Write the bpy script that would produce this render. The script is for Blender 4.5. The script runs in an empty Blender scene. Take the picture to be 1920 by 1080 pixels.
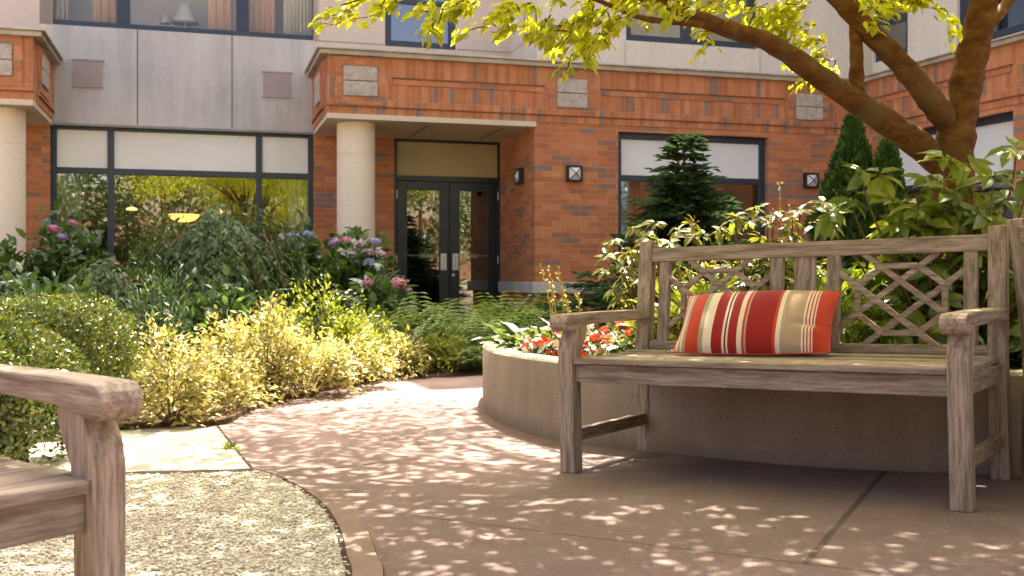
import bpy, math, random
import numpy as np
from mathutils import Vector, Matrix
from mathutils.geometry import tessellate_polygon

rng = np.random.default_rng(7)
random.seed(7)
PI = math.pi
scene = bpy.context.scene
COL = scene.collection

# ------------------------------------------------------------------ survey
F, HZ, EYE = 1974.0, 516.0, 0.763            # focal length (px at 1920), horizon row, eye height


def gz(x, y):                                 # the courtyard falls gently away to the back left
    return 0.023 * ((x - .835) * .819 - (y - 3.761) * .574)


def P(px, py, Y):
    return np.array([(px - 960) / F * Y, Y, EYE + (HZ - py) / F * Y])


def G(px, py, lift=0.0):                      # sight line met with the ground plane
    k, m = (px - 960) / F, (HZ - py) / F
    a = 0.023
    Y = (a * (-.835 * .819 + 3.761 * .574) + lift - EYE) / (m - a * (k * .819 - .574))
    return np.array([k * Y, Y, EYE + m * Y])


def Xat(px, Y):
    return (px - 960) / F * Y


def Zat(py, Y):
    return EYE + (HZ - py) / F * Y


# ------------------------------------------------------------------ mesh helpers
class MB:
    def __init__(s):
        s.v, s.f, s.n = [], [], 0

    def add(s, v, f):
        v = np.asarray(v, float)
        s.v.append(v)
        o = s.n
        s.f.extend([tuple(int(i) + o for i in q) for q in f])
        s.n += len(v)

    def box(s, x0, x1, y0, y1, z0, z1, fn=None):
        v = np.array([(x, y, z) for z in (z0, z1) for x, y in ((x0, y0), (x1, y0), (x1, y1), (x0, y1))], float)
        if fn is not None:
            v = np.array([fn(*q) for q in v])
        s.add(v, [(3, 2, 1, 0), (4, 5, 6, 7), (0, 1, 5, 4), (1, 2, 6, 5), (2, 3, 7, 6), (3, 0, 4, 7)])

    def bar(s, p, q, w, h, up=(0, 0, 1)):
        p, q, up = np.array(p, float), np.array(q, float), np.array(up, float)
        d = q - p
        d /= np.linalg.norm(d)
        a = np.cross(d, up)
        a /= np.linalg.norm(a)
        b = np.cross(a, d)
        v = [c + a * w * i / 2 + b * h * j / 2 for c in (p, q) for i, j in ((-1, -1), (1, -1), (1, 1), (-1, 1))]
        s.add(v, [(3, 2, 1, 0), (4, 5, 6, 7), (0, 1, 5, 4), (1, 2, 6, 5), (2, 3, 7, 6), (3, 0, 4, 7)])

    def prism(s, prof, a, b, axis=0):         # profile in the other two axes, extruded along axis
        n = len(prof)
        v = []
        for t in (a, b):
            for q in prof:
                w = list(q)
                w.insert(axis, t)
                v.append(w)
        s.add(v, [tuple(range(n))[::-1], tuple(range(n, 2 * n))] + [(i, (i + 1) % n, n + (i + 1) % n, n + i) for i in range(n)])

    def tube(s, pts, rad, seg=8, rough=0.0, cap=True):
        pts = np.asarray(pts, float)
        n = len(pts)
        rad = np.broadcast_to(np.asarray(rad, float), (n,))
        tan = np.gradient(pts, axis=0)
        tan /= np.linalg.norm(tan, axis=1)[:, None] + 1e-9
        ref = np.array([0.31, 0.2, 0.93]) if abs(tan[0][2]) < .8 else np.array([1., .1, 0])
        V = []
        for i in range(n):
            a = np.cross(tan[i], ref)
            a /= np.linalg.norm(a)
            b = np.cross(tan[i], a)
            ref = np.cross(a, tan[i]) if i else ref
            for k in range(seg):
                t = 2 * PI * k / seg
                r = rad[i] * (1 + rough * rng.uniform(-1, 1))
                V.append(pts[i] + (a * math.cos(t) + b * math.sin(t)) * r)
        Fc = [(i * seg + k, i * seg + (k + 1) % seg, (i + 1) * seg + (k + 1) % seg, (i + 1) * seg + k)
              for i in range(n - 1) for k in range(seg)]
        if cap:
            Fc += [tuple(range(seg))[::-1], tuple(range((n - 1) * seg, n * seg))]
        s.add(V, Fc)

    def lathe(s, prof, c, seg=24):            # (r, z) profile about the vertical through c
        n = len(prof)
        V = [(c[0] + r * math.cos(2 * PI * k / seg), c[1] + r * math.sin(2 * PI * k / seg), c[2] + z) for r, z in prof for k in range(seg)]
        s.add(V, [(i * seg + k, i * seg + (k + 1) % seg, (i + 1) * seg + (k + 1) % seg, (i + 1) * seg + k) for i in range(n - 1) for k in range(seg)]
              + [tuple(range(seg))[::-1], tuple(range((n - 1) * seg, n * seg))])

    def leaves(s, tpl, pos, d, up, size):     # many copies of a small leaf template
        tv, tf = tpl
        pos, d, up = (np.asarray(a, float) for a in (pos, d, up))
        size = np.broadcast_to(np.asarray(size, float), (len(pos),))
        d = d / (np.linalg.norm(d, axis=1)[:, None] + 1e-9)
        sd = np.cross(d, up)
        sd /= np.linalg.norm(sd, axis=1)[:, None] + 1e-9
        nn = np.cross(sd, d)
        V = pos[:, None, :] + size[:, None, None] * (tv[None, :, 0, None] * d[:, None, :] + tv[None, :, 1, None] * sd[:, None, :] + tv[None, :, 2, None] * nn[:, None, :])
        k = len(tv)
        o = s.n
        s.v.append(V.reshape(-1, 3))
        for q in tf:
            q = np.array(q)
            s.f.extend(map(tuple, (o + np.arange(len(pos))[:, None] * k + q[None, :]).tolist()))
        s.n += k * len(pos)

    def build(s, name, mat, parent=None, origin=None, smooth=False, bevel=0, kind=None):
        v = np.concatenate(s.v) if s.v else np.zeros((0, 3))
        if origin is not None:
            v = v - np.asarray(origin, float)
        me = bpy.data.meshes.new(name)
        me.from_pydata(v.tolist(), [], s.f)
        if smooth:
            me.polygons.foreach_set('use_smooth', [True] * len(me.polygons))
        for m in (mat if isinstance(mat, (list, tuple)) else [mat]):
            me.materials.append(m)
        o = bpy.data.objects.new(name, me)
        COL.objects.link(o)
        if parent is not None:
            o.parent = parent
        if kind:
            o['kind'] = kind
        if bevel:
            b = o.modifiers.new('edge', 'BEVEL')
            b.width = bevel
            b.segments = 2
            b.limit_method = 'ANGLE'
            b.angle_limit = math.radians(40)
        return o


def thing(name, label, cat, loc=(0, 0, 0), rz=0.0, group=None):
    o = bpy.data.objects.new(name, None)
    COL.objects.link(o)
    o.empty_display_size = .1
    o.location = tuple(float(c) for c in loc)
    o.rotation_euler = (0, 0, rz)
    return tag(o, label, cat, group)


def tag(o, label, cat, group=None):
    o['label'] = label
    o['category'] = cat
    if group:
        o['group'] = group
    return o


def copy_tree(o, parent=None):
    c = o.copy()
    COL.objects.link(c)
    if parent is not None:
        c.parent = parent
    for ch in list(o.children):
        copy_tree(ch, c)
    return c


def unit(a):
    return a / (np.linalg.norm(a, axis=-1, keepdims=True) + 1e-9)


def spline(pts, n=8, closed=False):
    p = np.asarray(pts, float)
    m = len(p)
    out = []
    for i in range(m if closed else m - 1):
        if closed:
            a, b, c, d = p[(i - 1) % m], p[i], p[(i + 1) % m], p[(i + 2) % m]
        else:
            a, b, c, d = p[max(i - 1, 0)], p[i], p[i + 1], p[min(i + 2, m - 1)]
        for k in range(n):
            t = k / n
            out.append(.5 * (2 * b + (c - a) * t + (2 * a - 5 * b + 4 * c - d) * t * t + (3 * b - a - 3 * c + d) * t ** 3))
    if not closed:
        out.append(p[-1])
    return np.array(out)


# leaf templates: x along the leaf, y across, z up from the blade
T4 = (np.array([(0, 0, 0), (.45, -.5, .12), (1, 0, -.06), (.45, .5, .12)]), [(0, 1, 2), (0, 2, 3)])


def blade(w, droop=.15, fold=.12):
    t = [0, .3, .68, 1]
    h = [0, .48 * w, .42 * w, 0]
    v = [(x, 0, -droop * x * x) for x in t]
    v += [(t[1], -h[1], fold * w - droop * t[1] ** 2), (t[2], -h[2], fold * w - droop * t[2] ** 2)]
    v += [(t[1], h[1], fold * w - droop * t[1] ** 2), (t[2], h[2], fold * w - droop * t[2] ** 2)]
    return np.array(v), [(0, 4, 1), (1, 4, 5, 2), (2, 5, 3), (0, 1, 6), (1, 2, 7, 6), (2, 3, 7)]


def rhomb(w):
    v = T4[0].copy()
    v[:, 1] *= w
    return v, T4[1]


def rand_dirs(n):
    return unit(rng.normal(size=(n, 3)))


# ------------------------------------------------------------------ materials
class NT:
    def __init__(s, name):
        s.m = bpy.data.materials.new(name)
        s.m.use_nodes = True
        s.t = s.m.node_tree
        s.t.nodes.clear()
        s.out = s.N('ShaderNodeOutputMaterial')

    def N(s, typ, ins=None, **kw):
        n = s.t.nodes.new(typ)
        for k, v in kw.items():
            setattr(n, k, v)
        for k, v in (ins or {}).items():
            if hasattr(v, 'is_output') or isinstance(v, bpy.types.NodeSocket):
                s.t.links.new(v, n.inputs[k])
            else:
                n.inputs[k].default_value = v
        return n

    def math(s, op, a, b=0.0, c=0.0):
        return s.N('ShaderNodeMath', {0: a, 1: b, 2: c}, operation=op).outputs[0]

    def mix(s, f, a, b, mode='MIX'):
        n = s.N('ShaderNodeMix', data_type='RGBA', blend_type=mode)
        for i, v in ((0, f), (6, a), (7, b)):
            if isinstance(v, bpy.types.NodeSocket):
                s.t.links.new(v, n.inputs[i])
            else:
                n.inputs[i].default_value = v if i == 0 else col(v)
        return n.outputs[2]

    def ramp(s, f, stops, interp='LINEAR'):
        n = s.N('ShaderNodeValToRGB', {0: f})
        r = n.color_ramp
        r.interpolation = interp
        while len(r.elements) < len(stops):
            r.elements.new(1.0)
        for e, (p, c) in zip(r.elements, stops):
            e.position = p
            e.color = col(c)
        return n.outputs[0]

    def coord(s, out='Object', scale=None, rot=None):
        c = s.N('ShaderNodeTexCoord').outputs[out]
        if scale is not None or rot is not None:
            c = s.N('ShaderNodeMapping', {'Vector': c, 'Scale': scale or (1, 1, 1), 'Rotation': rot or (0, 0, 0)}).outputs[0]
        return c

    def noise(s, vec, scale, detail=4, rough=.55, out=0):
        return s.N('ShaderNodeTexNoise', {'Vector': vec, 'Scale': scale, 'Detail': detail, 'Roughness': rough}).outputs[out]

    def bump(s, h, strength=.3, dist=.01):
        return s.N('ShaderNodeBump', {'Height': h, 'Strength': strength, 'Distance': dist}).outputs[0]

    def principled(s, color, rough=.6, spec=.4, normal=None, **ins):
        n = s.N('ShaderNodeBsdfPrincipled')
        d = {'Base Color': color, 'Roughness': rough, 'Specular IOR Level': spec}
        d.update({k.replace('_', ' '): v for k, v in ins.items()})
        for k, v in d.items():
            if isinstance(v, bpy.types.NodeSocket):
                s.t.links.new(v, n.inputs[k])
            elif k == 'Base Color' or k == 'Emission Color':
                n.inputs[k].default_value = col(v)
            else:
                n.inputs[k].default_value = v
        if normal is not None:
            s.t.links.new(normal, n.inputs['Normal'])
        s.t.links.new(n.outputs[0], s.out.inputs[0])
        return s.m

    def done(s, shader):
        s.t.links.new(shader, s.out.inputs[0])
        return s.m


def col(c):
    return (c, c, c, 1) if isinstance(c, (int, float)) else (tuple(c) if len(c) == 4 else tuple(c) + (1,))


def m_plain(name, c, rough=.6, spec=.4, var=.12, scale=6.0, bump=.0, **kw):
    t = NT(name)
    v = t.coord()
    n = t.noise(v, scale, 6, .6)
    dark = tuple(x * (1 - var) for x in c)
    lite = tuple(min(1, x * (1 + var)) for x in c)
    color = t.ramp(n, [(.3, dark), (.7, lite)])
    nm = t.bump(t.noise(v, scale * 14, 3), bump, .004) if bump else None
    return t.principled(color, rough, spec, nm, **kw)


def m_leaf(name, cols, trans=.4, tcol=1.9, gloss=.06, grough=.38):
    t = NT(name)
    r = t.N('ShaderNodeNewGeometry').outputs['Random Per Island']
    n = len(cols)
    c = t.ramp(r, [(i / max(1, n - 1), q) for i, q in enumerate(cols)])
    big = t.noise(t.coord(), 2.2, 2)
    c = t.mix(1.0, c, t.ramp(big, [(.3, (.78, .80, .75)), (.7, (1.2, 1.2, 1.15))]), 'MULTIPLY')
    tc = t.mix(1.0, c, (tcol * 1.05, tcol, tcol * .55), 'MULTIPLY')
    d = t.N('ShaderNodeBsdfDiffuse', {0: c}).outputs[0]
    tr = t.N('ShaderNodeBsdfTranslucent', {0: tc}).outputs[0]
    a = t.N('ShaderNodeMixShader', {0: trans, 1: d, 2: tr}).outputs[0]
    g = t.N('ShaderNodeBsdfGlossy', {0: (1, 1, 1, 1), 'Roughness': grough}).outputs[0]
    return t.done(t.N('ShaderNodeMixShader', {0: gloss, 1: a, 2: g}).outputs[0])


def m_wood(name, axis, base=(.32, .225, .155), grey=(.385, .325, .27)):
    t = NT(name)
    sc = [34, 34, 34]
    sc[axis] = 2.4
    v = t.coord('Object', tuple(sc))
    g1 = t.noise(v, 1.6, 8, .68)
    v2 = t.coord('Object', tuple(x * 3.2 for x in sc))
    g2 = t.noise(v2, 1.6, 4, .6)
    big = t.noise(t.coord(), 3.0, 5, .6)
    isl = t.N('ShaderNodeNewGeometry').outputs['Random Per Island']
    c = t.mix(big, base, grey)
    c = t.mix(t.ramp(g1, [(.36, 0.0), (.58, 1.0)]), tuple(x * .46 for x in base), c)
    c = t.mix(t.math('MULTIPLY', t.ramp(g2, [(.48, 0.0), (.66, 1.0)]), .6), c, tuple(x * .38 for x in base))
    c = t.mix(1.0, c, t.ramp(isl, [(0, .82), (1, 1.12)]), 'MULTIPLY')
    lich = t.ramp(t.noise(t.coord(), 9, 5, .7), [(.60, 0.0), (.72, 1.0)])
    c = t.mix(t.math('MULTIPLY', lich, .15), c, (.30, .30, .22))
    h = t.math('ADD', g1, t.math('MULTIPLY', g2, .5))
    return t.principled(c, .78, .25, t.bump(h, .55, .003))


def m_brick(name, soldier=False, w=.27, rh=.0762, tone=1.0, off=0.0):
    t = NT(name)
    sp = t.N('ShaderNodeSeparateXYZ', {0: t.coord()})
    a = t.math('ADD', t.math('ADD', sp.outputs[0], sp.outputs[1]), off + 40)
    b = t.math('ADD', sp.outputs[2], 10.0)
    xy = (b, a) if soldier else (a, b)
    vec = t.N('ShaderNodeCombineXYZ', {0: xy[0], 1: xy[1]}).outputs[0]
    br = t.N('ShaderNodeTexBrick', {'Vector': vec, 'Color1': (0, 0, 0, 1), 'Color2': (1, 1, 1, 1), 'Mortar': (.5, .5, .5, 1), 'Scale': 1.0,
                                   'Mortar Size': .0042, 'Mortar Smooth': .2, 'Bias': 0.0, 'Brick Width': w, 'Row Height': rh}, offset=0.0 if soldier else .5)
    q = [(.47, .160, .058), (.54, .190, .070), (.58, .220, .085), (.51, .170, .062), (.43, .145, .06), (.31, .155, .09), (.27, .165, .115)]
    q = [(k[0] * tone, k[1] * 1.12 * tone, k[2] * 1.32 * tone) for k in q]
    c = t.ramp(br.outputs[0], [(0, q[0]), (.22, q[1]), (.42, q[2]), (.6, q[3]), (.78, q[4]), (.86, q[5]), (.93, q[6])], 'CONSTANT')
    n = t.noise(t.coord(), 9, 6, .65)
    c = t.mix(1.0, c, t.ramp(n, [(.25, .82), (.75, 1.16)]), 'MULTIPLY')
    st = t.noise(t.coord('Object', (1.2, 1.2, .35)), 1.1, 5, .6)
    c = t.mix(1.0, c, t.ramp(st, [(.35, .88), (.65, 1.06)]), 'MULTIPLY')
    c = t.mix(br.outputs[1], c, (.44, .27, .17))
    h = t.math('ADD', t.math('MULTIPLY', br.outputs[1], -1.0), t.math('MULTIPLY', t.noise(t.coord(), 60, 3), .3))
    return t.principled(c, .85, .2, t.bump(h, .6, .006))


def m_panelconcrete(name, c0, c1, joints=()):
    t = NT(name)
    v = t.coord()
    st = t.noise(t.coord('Object', (3.2, 3.2, .35)), 1.4, 6, .62)
    bl = t.noise(v, 1.1, 6, .6)
    c = t.mix(t.ramp(t.math('ADD', t.math('MULTIPLY', st, .55), t.math('MULTIPLY', bl, .45)), [(.38, 0.0), (.62, 1.0)]), c0, c1)
    fine = t.noise(v, 30, 4, .6)
    c = t.mix(1.0, c, t.ramp(fine, [(.3, .93), (.7, 1.05)]), 'MULTIPLY')
    return t.principled(c, .85, .2, t.bump(fine, .15, .004))


def m_glass(name, refl=.3, tint=(.80, .84, .80), k=1.6):
    t = NT(name)
    fr = t.N('ShaderNodeFresnel', {'IOR': 1.5}).outputs[0]
    f = t.math('MINIMUM', t.math('ADD', t.math('MULTIPLY', fr, k), refl), .9)
    wob = t.bump(t.noise(t.coord(), .9, 1), .016, .04)
    tr = t.N('ShaderNodeBsdfTransparent', {0: col(tint)}).outputs[0]
    g = t.N('ShaderNodeBsdfGlossy', {0: (.95, .97, .95, 1), 'Roughness': .012, 'Normal': wob}).outputs[0]
    return t.done(t.N('ShaderNodeMixShader', {0: f, 1: tr, 2: g}).outputs[0])


def m_emit(name, c, s):
    t = NT(name)
    return t.done(t.N('ShaderNodeEmission', {0: col(c), 1: s}).outputs[0])


W_X, W_Y, W_Z = m_wood('weathered_teak_x', 0), m_wood('weathered_teak_y', 1), m_wood('weathered_teak_z', 2)
BRICK = m_brick('orange_brick')
SOLDIER = m_brick('soldier_brick', True, .29)
STACK = m_brick('panel_brick', False, .145, .0762)
CONC = m_panelconcrete('weathered_grey_concrete', (.40, .388, .365), (.56, .545, .515))
BEIGE = m_panelconcrete('beige_render', (.58, .49, .41), (.65, .555, .465))
CREAM = m_panelconcrete('cream_render', (.62, .57, .49), (.70, .65, .56))
COLUMN = m_panelconcrete('cream_column_paint', (.78, .675, .535), (.83, .72, .58))
STONE = m_panelconcrete('weathered_sill_stone', (.36, .32, .26), (.52, .47, .38))
SOFFIT = m_plain('cream_soffit_paint', (.62, .53, .40), .8, .2, .05, 2)
NAVY = m_plain('navy_window_metal', (.022, .036, .058), .38, .5, .1, 3)
NAVY2 = m_plain('dark_door_metal', (.010, .018, .032), .35, .5, .1, 3)
BLIND = m_plain('white_blind_panel', (.80, .80, .745), .7, .2, .03, 1.5)
BLINDB = m_plain('blue_white_blind_panel', (.78, .81, .80), .7, .2, .03, 1.5)
TANPANEL = m_plain('tan_transom_panel', (.44, .38, .23), .55, .3, .08, 2.5)
GLASS = m_glass('window_glass', .09)
GLASSD = m_glass('door_glass', .09)
GLASSU = m_glass('upper_window_glass', .0, (.97, .97, .95), .7)
VENT = m_plain('vent_grille_paint', (.40, .335, .32), .7, .3, .05, 5)
STEEL = m_plain('brushed_steel', (.62, .62, .60), .35, .5, .05, 30, Metallic=.85)
PLATE = m_plain('pale_handle_metal', (.80, .78, .72), .45, .5, .05, 20)
BLACK = m_plain('black_lamp_metal', (.012, .013, .015), .4, .5, .1, 5)
LAMPGLASS = m_plain('frosted_lamp_glass', (.72, .72, .68), .35, .5, .06, 8)
ROOMW = m_plain('warm_room_wall', (.30, .21, .13), .8, .2, .1, 1)
ROOMF = m_plain('room_floor', (.12, .07, .04), .5, .3, .2, 2)
SHEER = m_plain('sheer_curtain_cloth', (.86, .81, .71), .9, .1, .06, 3)
TANCLOTH_REFL = m_plain('tan_cloth_and_reflection', (.80, .57, .40), .9, .1, .06, 3)  # curtain cloth, also colours the stand-in for a sunlit reflection
ORANGE = m_emit('glowing_orange_bowl', (1.0, .42, .08), .75)
WARM = m_emit('warm_downlight', (1.0, .60, .24), .5)
SHADE = m_plain('white_lamp_shade', (.82, .80, .78), .8, .2, .02, 3)


def m_stone_panel():
    t = NT('split_face_stone')
    v = t.coord()
    n = t.noise(v, 13, 7, .7)
    c = t.ramp(n, [(.25, (.36, .315, .26)), (.5, (.56, .50, .42)), (.78, (.72, .66, .57))])
    return t.principled(c, .9, .2, t.bump(n, 1.0, .05))


SPLIT = m_stone_panel()


def line_dist(t, x, y, p, q):                 # unsigned distance of (x, y) from the line through p and q
    d = np.array(q, float)[:2] - np.array(p, float)[:2]
    d /= np.linalg.norm(d)
    nx, ny = -d[1], d[0]
    c = nx * p[0] + ny * p[1]
    return t.math('ABSOLUTE', t.math('SUBTRACT', t.math('ADD', t.math('MULTIPLY', x, float(nx)), t.math('MULTIPLY', y, float(ny))), float(c)))


def m_paving():
    t = NT('pink_brown_concrete')
    v = t.coord()
    sp = t.N('ShaderNodeSeparateXYZ', {0: v})
    x, y = sp.outputs[0], sp.outputs[1]
    wob = t.math('MULTIPLY', t.math('SUBTRACT', t.noise(v, 14, 3), .5), .012)
    x = t.math('ADD', x, wob)
    mask = None
    for (a, b, w) in (((1648, 897), (1512, 1054), .007), ((700, 958), (1500, 1056), .0035), ((610, 879), (1010, 836), .005)):
        dd = line_dist(t, x, y, G(*a), G(*b))
        mk = t.N('ShaderNodeMapRange', {0: dd, 1: w, 2: w * 1.8, 3: 1.0, 4: 0.0}).outputs[0]
        if a[0] == 1648:                      # this joint stops at the long one
            dd2 = line_dist(t, x, y, G(700, 958), G(1500, 1056))
            p, q = G(700, 958), G(1500, 1056)
            d = (q - p)[:2] / np.linalg.norm((q - p)[:2])
            sgn = t.math('SUBTRACT', t.math('ADD', t.math('MULTIPLY', x, float(-d[1])), t.math('MULTIPLY', y, float(d[0]))), float(-d[1] * p[0] + d[0] * p[1]))
            mk = t.math('MULTIPLY', mk, t.math('GREATER_THAN', sgn, 0.0))
        mask = mk if mask is None else t.math('MAXIMUM', mask, mk)
    n = t.noise(v, 1.6, 7, .62)
    f = t.noise(v, 70, 4, .7)
    sp2 = t.noise(v, 190, 2, .6)
    c = t.ramp(n, [(.28, (.122, .079, .068)), (.5, (.162, .106, .093)), (.72, (.21, .142, .126))])
    c = t.mix(1.0, c, t.ramp(f, [(.3, .68), (.7, 1.22)]), 'MULTIPLY')
    c = t.mix(t.ramp(sp2, [(.60, 0.0), (.68, .5)]), c, (.16, .10, .08))
    stain = t.ramp(t.noise(v, 1.3, 7, .65), [(.50, 0.0), (.64, .55)])
    c = t.mix(stain, c, (.105, .076, .064))
    c = t.mix(mask, c, (.07, .045, .035))
    h = t.math('SUBTRACT', t.math('MULTIPLY', t.math('ADD', f, sp2), .25), mask)
    return t.principled(c, .82, .3, t.bump(h, .5, .006))


PAVE = m_paving()


def m_ground(name, ramp, scale, bump, dist, rough=.9):
    t = NT(name)
    v = t.coord()
    n = t.noise(v, scale, 8, .7)
    big = t.noise(v, scale * .08, 3)
    c = t.mix(1.0, t.ramp(n, ramp), t.ramp(big, [(.3, .85), (.7, 1.12)]), 'MULTIPLY')
    return t.principled(c, rough, .2, t.bump(n, bump, dist))


MULCH = m_ground('bark_mulch', [(.3, (.035, .022, .014)), (.5, (.11, .070, .042)), (.7, (.24, .165, .10))], 26, .9, .02)
GRAVELBASE = m_ground('gravel_bed', [(.3, (.28, .24, .18)), (.5, (.42, .37, .29)), (.7, (.54, .48, .39))], 60, .9, .012)
SLAB = m_ground('grey_slab_concrete', [(.3, (.30, .275, .235)), (.7, (.38, .35, .30))], 9, .25, .004)
CURB = m_ground('pink_curb_concrete', [(.3, (.165, .112, .090)), (.7, (.23, .158, .128))], 24, .3, .004)
SOIL = m_ground('planter_soil', [(.3, (.02, .014, .009)), (.7, (.09, .06, .038))], 30, .8, .015)
LAWN = m_ground('courtyard_ground', [(.3, (.16, .14, .09)), (.7, (.28, .25, .17))], 3, .3, .02)


def m_planter():
    t = NT('taupe_planter_render')
    v = t.coord()
    st = t.noise(t.coord('Object', (5, 5, .5)), 1.6, 6, .62)
    bl = t.noise(v, 2.2, 7, .65)
    f = t.noise(v, 90, 4, .7)
    c = t.mix(t.ramp(t.math('ADD', t.math('MULTIPLY', st, .4), t.math('MULTIPLY', bl, .6)), [(.36, 0.0), (.64, 1.0)]), (.205, .152, .110), (.285, .222, .168))
    c = t.mix(1.0, c, t.ramp(f, [(.3, .86), (.7, 1.10)]), 'MULTIPLY')
    pit = t.ramp(t.noise(v, 46, 2, .5), [(.68, 0.0), (.74, .6)])
    c = t.mix(pit, c, (.11, .08, .06))
    z = t.N('ShaderNodeSeparateXYZ', {0: v}).outputs[2]
    # darker along the foot, ragged edge
    ft = t.N('ShaderNodeMapRange', {0: t.math('ADD', z, t.math('MULTIPLY', t.noise(v, 7, 5), -.12)), 1: -.06, 2: .02, 3: .55, 4: 0.0}).outputs[0]
    c = t.mix(ft, c, (.14, .10, .075))
    return t.principled(c, .88, .2, t.bump(t.math('SUBTRACT', f, pit), .35, .004))


PLANTER = m_planter()
RIM = m_ground('mossy_planter_rim', [(.3, (.16, .14, .075)), (.5, (.30, .26, .17)), (.7, (.40, .35, .25))], 22, .6, .006)


def m_pebble():
    t = NT('pea_gravel')
    r = t.N('ShaderNodeNewGeometry').outputs['Random Per Island']
    c = t.ramp(r, [(0, (.28, .24, .17)), (.35, (.50, .44, .34)), (.6, (.60, .54, .42)), (.8, (.54, .42, .28)), (1, (.72, .67, .57))])
    return t.principled(c, .7, .3)


PEBBLE = m_pebble()


def m_bark():
    t = NT('cherry_bark')
    v = t.coord('Object', (9, 9, 20))
    n = t.noise(v, 1.1, 8, .72)
    b = t.noise(t.coord(), 4.5, 5, .6)
    c = t.ramp(n, [(.3, (.034, .013, .004)), (.5, (.090, .037, .009)), (.72, (.16, .075, .022))])
    c = t.mix(t.ramp(b, [(.5, 0.0), (.66, .7)]), c, (.10, .070, .028))
    spk = t.ramp(t.noise(t.coord('Object', (30, 30, 12)), 3, 2), [(.68, 0.0), (.74, .8)])
    c = t.mix(spk, c, (.20, .13, .07))
    return t.principled(c, .8, .12, t.bump(t.math('ADD', n, spk), .5, .009))


BARK = m_bark()
TWIG = m_plain('brown_twig', (.13, .08, .045), .8, .2, .25, 20)
STEMG = m_plain('green_stem', (.11, .15, .04), .6, .3, .2, 20)

L_CHERRY = m_leaf('cherry_leaf', [(.11, .130, .010), (.165, .175, .012), (.22, .21, .018)], .62, 4.0, .03)
L_BOX = m_leaf('boxwood_leaf', [(.045, .080, .012), (.075, .115, .016), (.15, .175, .028), (.14, .125, .024)], .18, 1.8, .08, .30)
L_GOLD = m_leaf('golden_spirea_leaf', [(.10, .115, .022), (.23, .21, .06), (.43, .37, .16), (.52, .46, .24), (.28, .19, .07)], .32, 1.3, .03)
L_LIME = m_leaf('green_spirea_leaf', [(.085, .115, .016), (.13, .155, .022), (.18, .185, .03)], .4, 1.9, .03)
L_DARK = m_leaf('weeping_shrub_leaf', [(.036, .068, .018), (.060, .100, .026), (.088, .128, .036)], .32, 1.7, .025, .5)
L_HYD = m_leaf('hydrangea_leaf', [(.038, .082, .020), (.058, .110, .027), (.082, .135, .034)], .35, 1.8, .05, .42)
L_FERN = m_leaf('fern_leaf', [(.10, .155, .040), (.14, .200, .052), (.18, .235, .07)], .42, 1.6, .03)
L_RHODO = m_leaf('rhododendron_leaf', [(.065, .105, .012), (.10, .135, .014), (.15, .170, .020)], .36, 2.4, .045, .30)
L_RHODO2 = m_leaf('olive_rhododendron_leaf', [(.060, .085, .012), (.095, .115, .016), (.15, .145, .024), (.11, .075, .022)], .38, 2.4, .04, .32)
L_SPRUCE = m_leaf('spruce_needle', [(.014, .036, .018), (.024, .052, .026), (.040, .074, .036)], .22, 1.6, .02)
L_ARBOR = m_leaf('arborvitae_spray', [(.022, .058, .012), (.036, .082, .016), (.055, .110, .020)], .28, 1.7, .02)
L_IMP = m_leaf('impatiens_leaf', [(.03, .065, .018), (.05, .09, .025), (.07, .11, .03)], .35, 1.8, .05)
L_VAR = m_leaf('white_variegated_leaf', [(.26, .29, .16), (.42, .42, .30), (.55, .52, .40)], .35, 1.2, .03)
L_HOSTA = m_leaf('hosta_leaf', [(.05, .085, .02), (.08, .115, .028), (.11, .14, .04)], .35, 1.9, .05)
L_REDTIP = m_leaf('red_new_shoot', [(.20, .05, .014), (.27, .075, .018), (.18, .085, .02)], .3, 1.8, .04)
L_BACK = m_leaf('courtyard_tree_leaf', [(.04, .065, .016), (.065, .09, .022), (.10, .115, .03)], .3, 1.3, .03)
L_DRY = m_leaf('dry_litter_leaf', [(.12, .065, .03), (.22, .14, .07), (.32, .23, .13)], .2, 1.2, .02)
PETAL = {
    'pink': m_plain('pink_petal', (.44, .16, .25), .6, .2, .2, 40),
    'purple': m_plain('purple_petal', (.30, .20, .38), .6, .2, .2, 40),
    'blue': m_plain('blue_petal', (.22, .25, .44), .6, .2, .2, 40),
    'mauve': m_plain('mauve_petal', (.42, .31, .37), .6, .2, .2, 40),
    'red': m_plain('vermilion_petal', (.74, .075, .020), .5, .3, .15, 30),
    'white': m_plain('white_petal', (.80, .76, .68), .5, .3, .06, 30),
    'yellow': m_plain('straw_yellow_petal', (.52, .40, .10), .6, .2, .2, 40),
}

# ------------------------------------------------------------------ ground, paving, beds
def sheet(name, poly, lift, mat, kind='structure', drop=0.0):
    """flat sheet following the ground plane, with a turned-down rim"""
    poly = [np.array(p[:2], float) for p in poly]
    n = len(poly)
    tri = tessellate_polygon([[Vector((p[0], p[1], 0)) for p in poly]])
    v = [(p[0], p[1], gz(*p) + lift) for p in poly]
    m = MB()
    f = []
    for t in tri:
        a, b, c = (poly[i] for i in t)
        f.append(tuple(t) if (b - a)[0] * (c - a)[1] - (b - a)[1] * (c - a)[0] > 0 else tuple(t)[::-1])
    if drop:
        v += [(p[0], p[1], gz(*p) + lift - drop) for p in poly]
        f += [(i, (i + 1) % n, n + (i + 1) % n, n + i) for i in range(n)]
    m.add(v, f)
    o = m.build(name, mat)
    if kind:
        o['kind'] = kind
    return o


R = 150
sheet('ground', [(-R, -R), (R, -R), (R, R), (-R, R)], -.03, LAWN)
sheet('paving', [(-9, -6), (9, -6), (9, 14), (-9, 14)], 0, PAVE, drop=.02)

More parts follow.
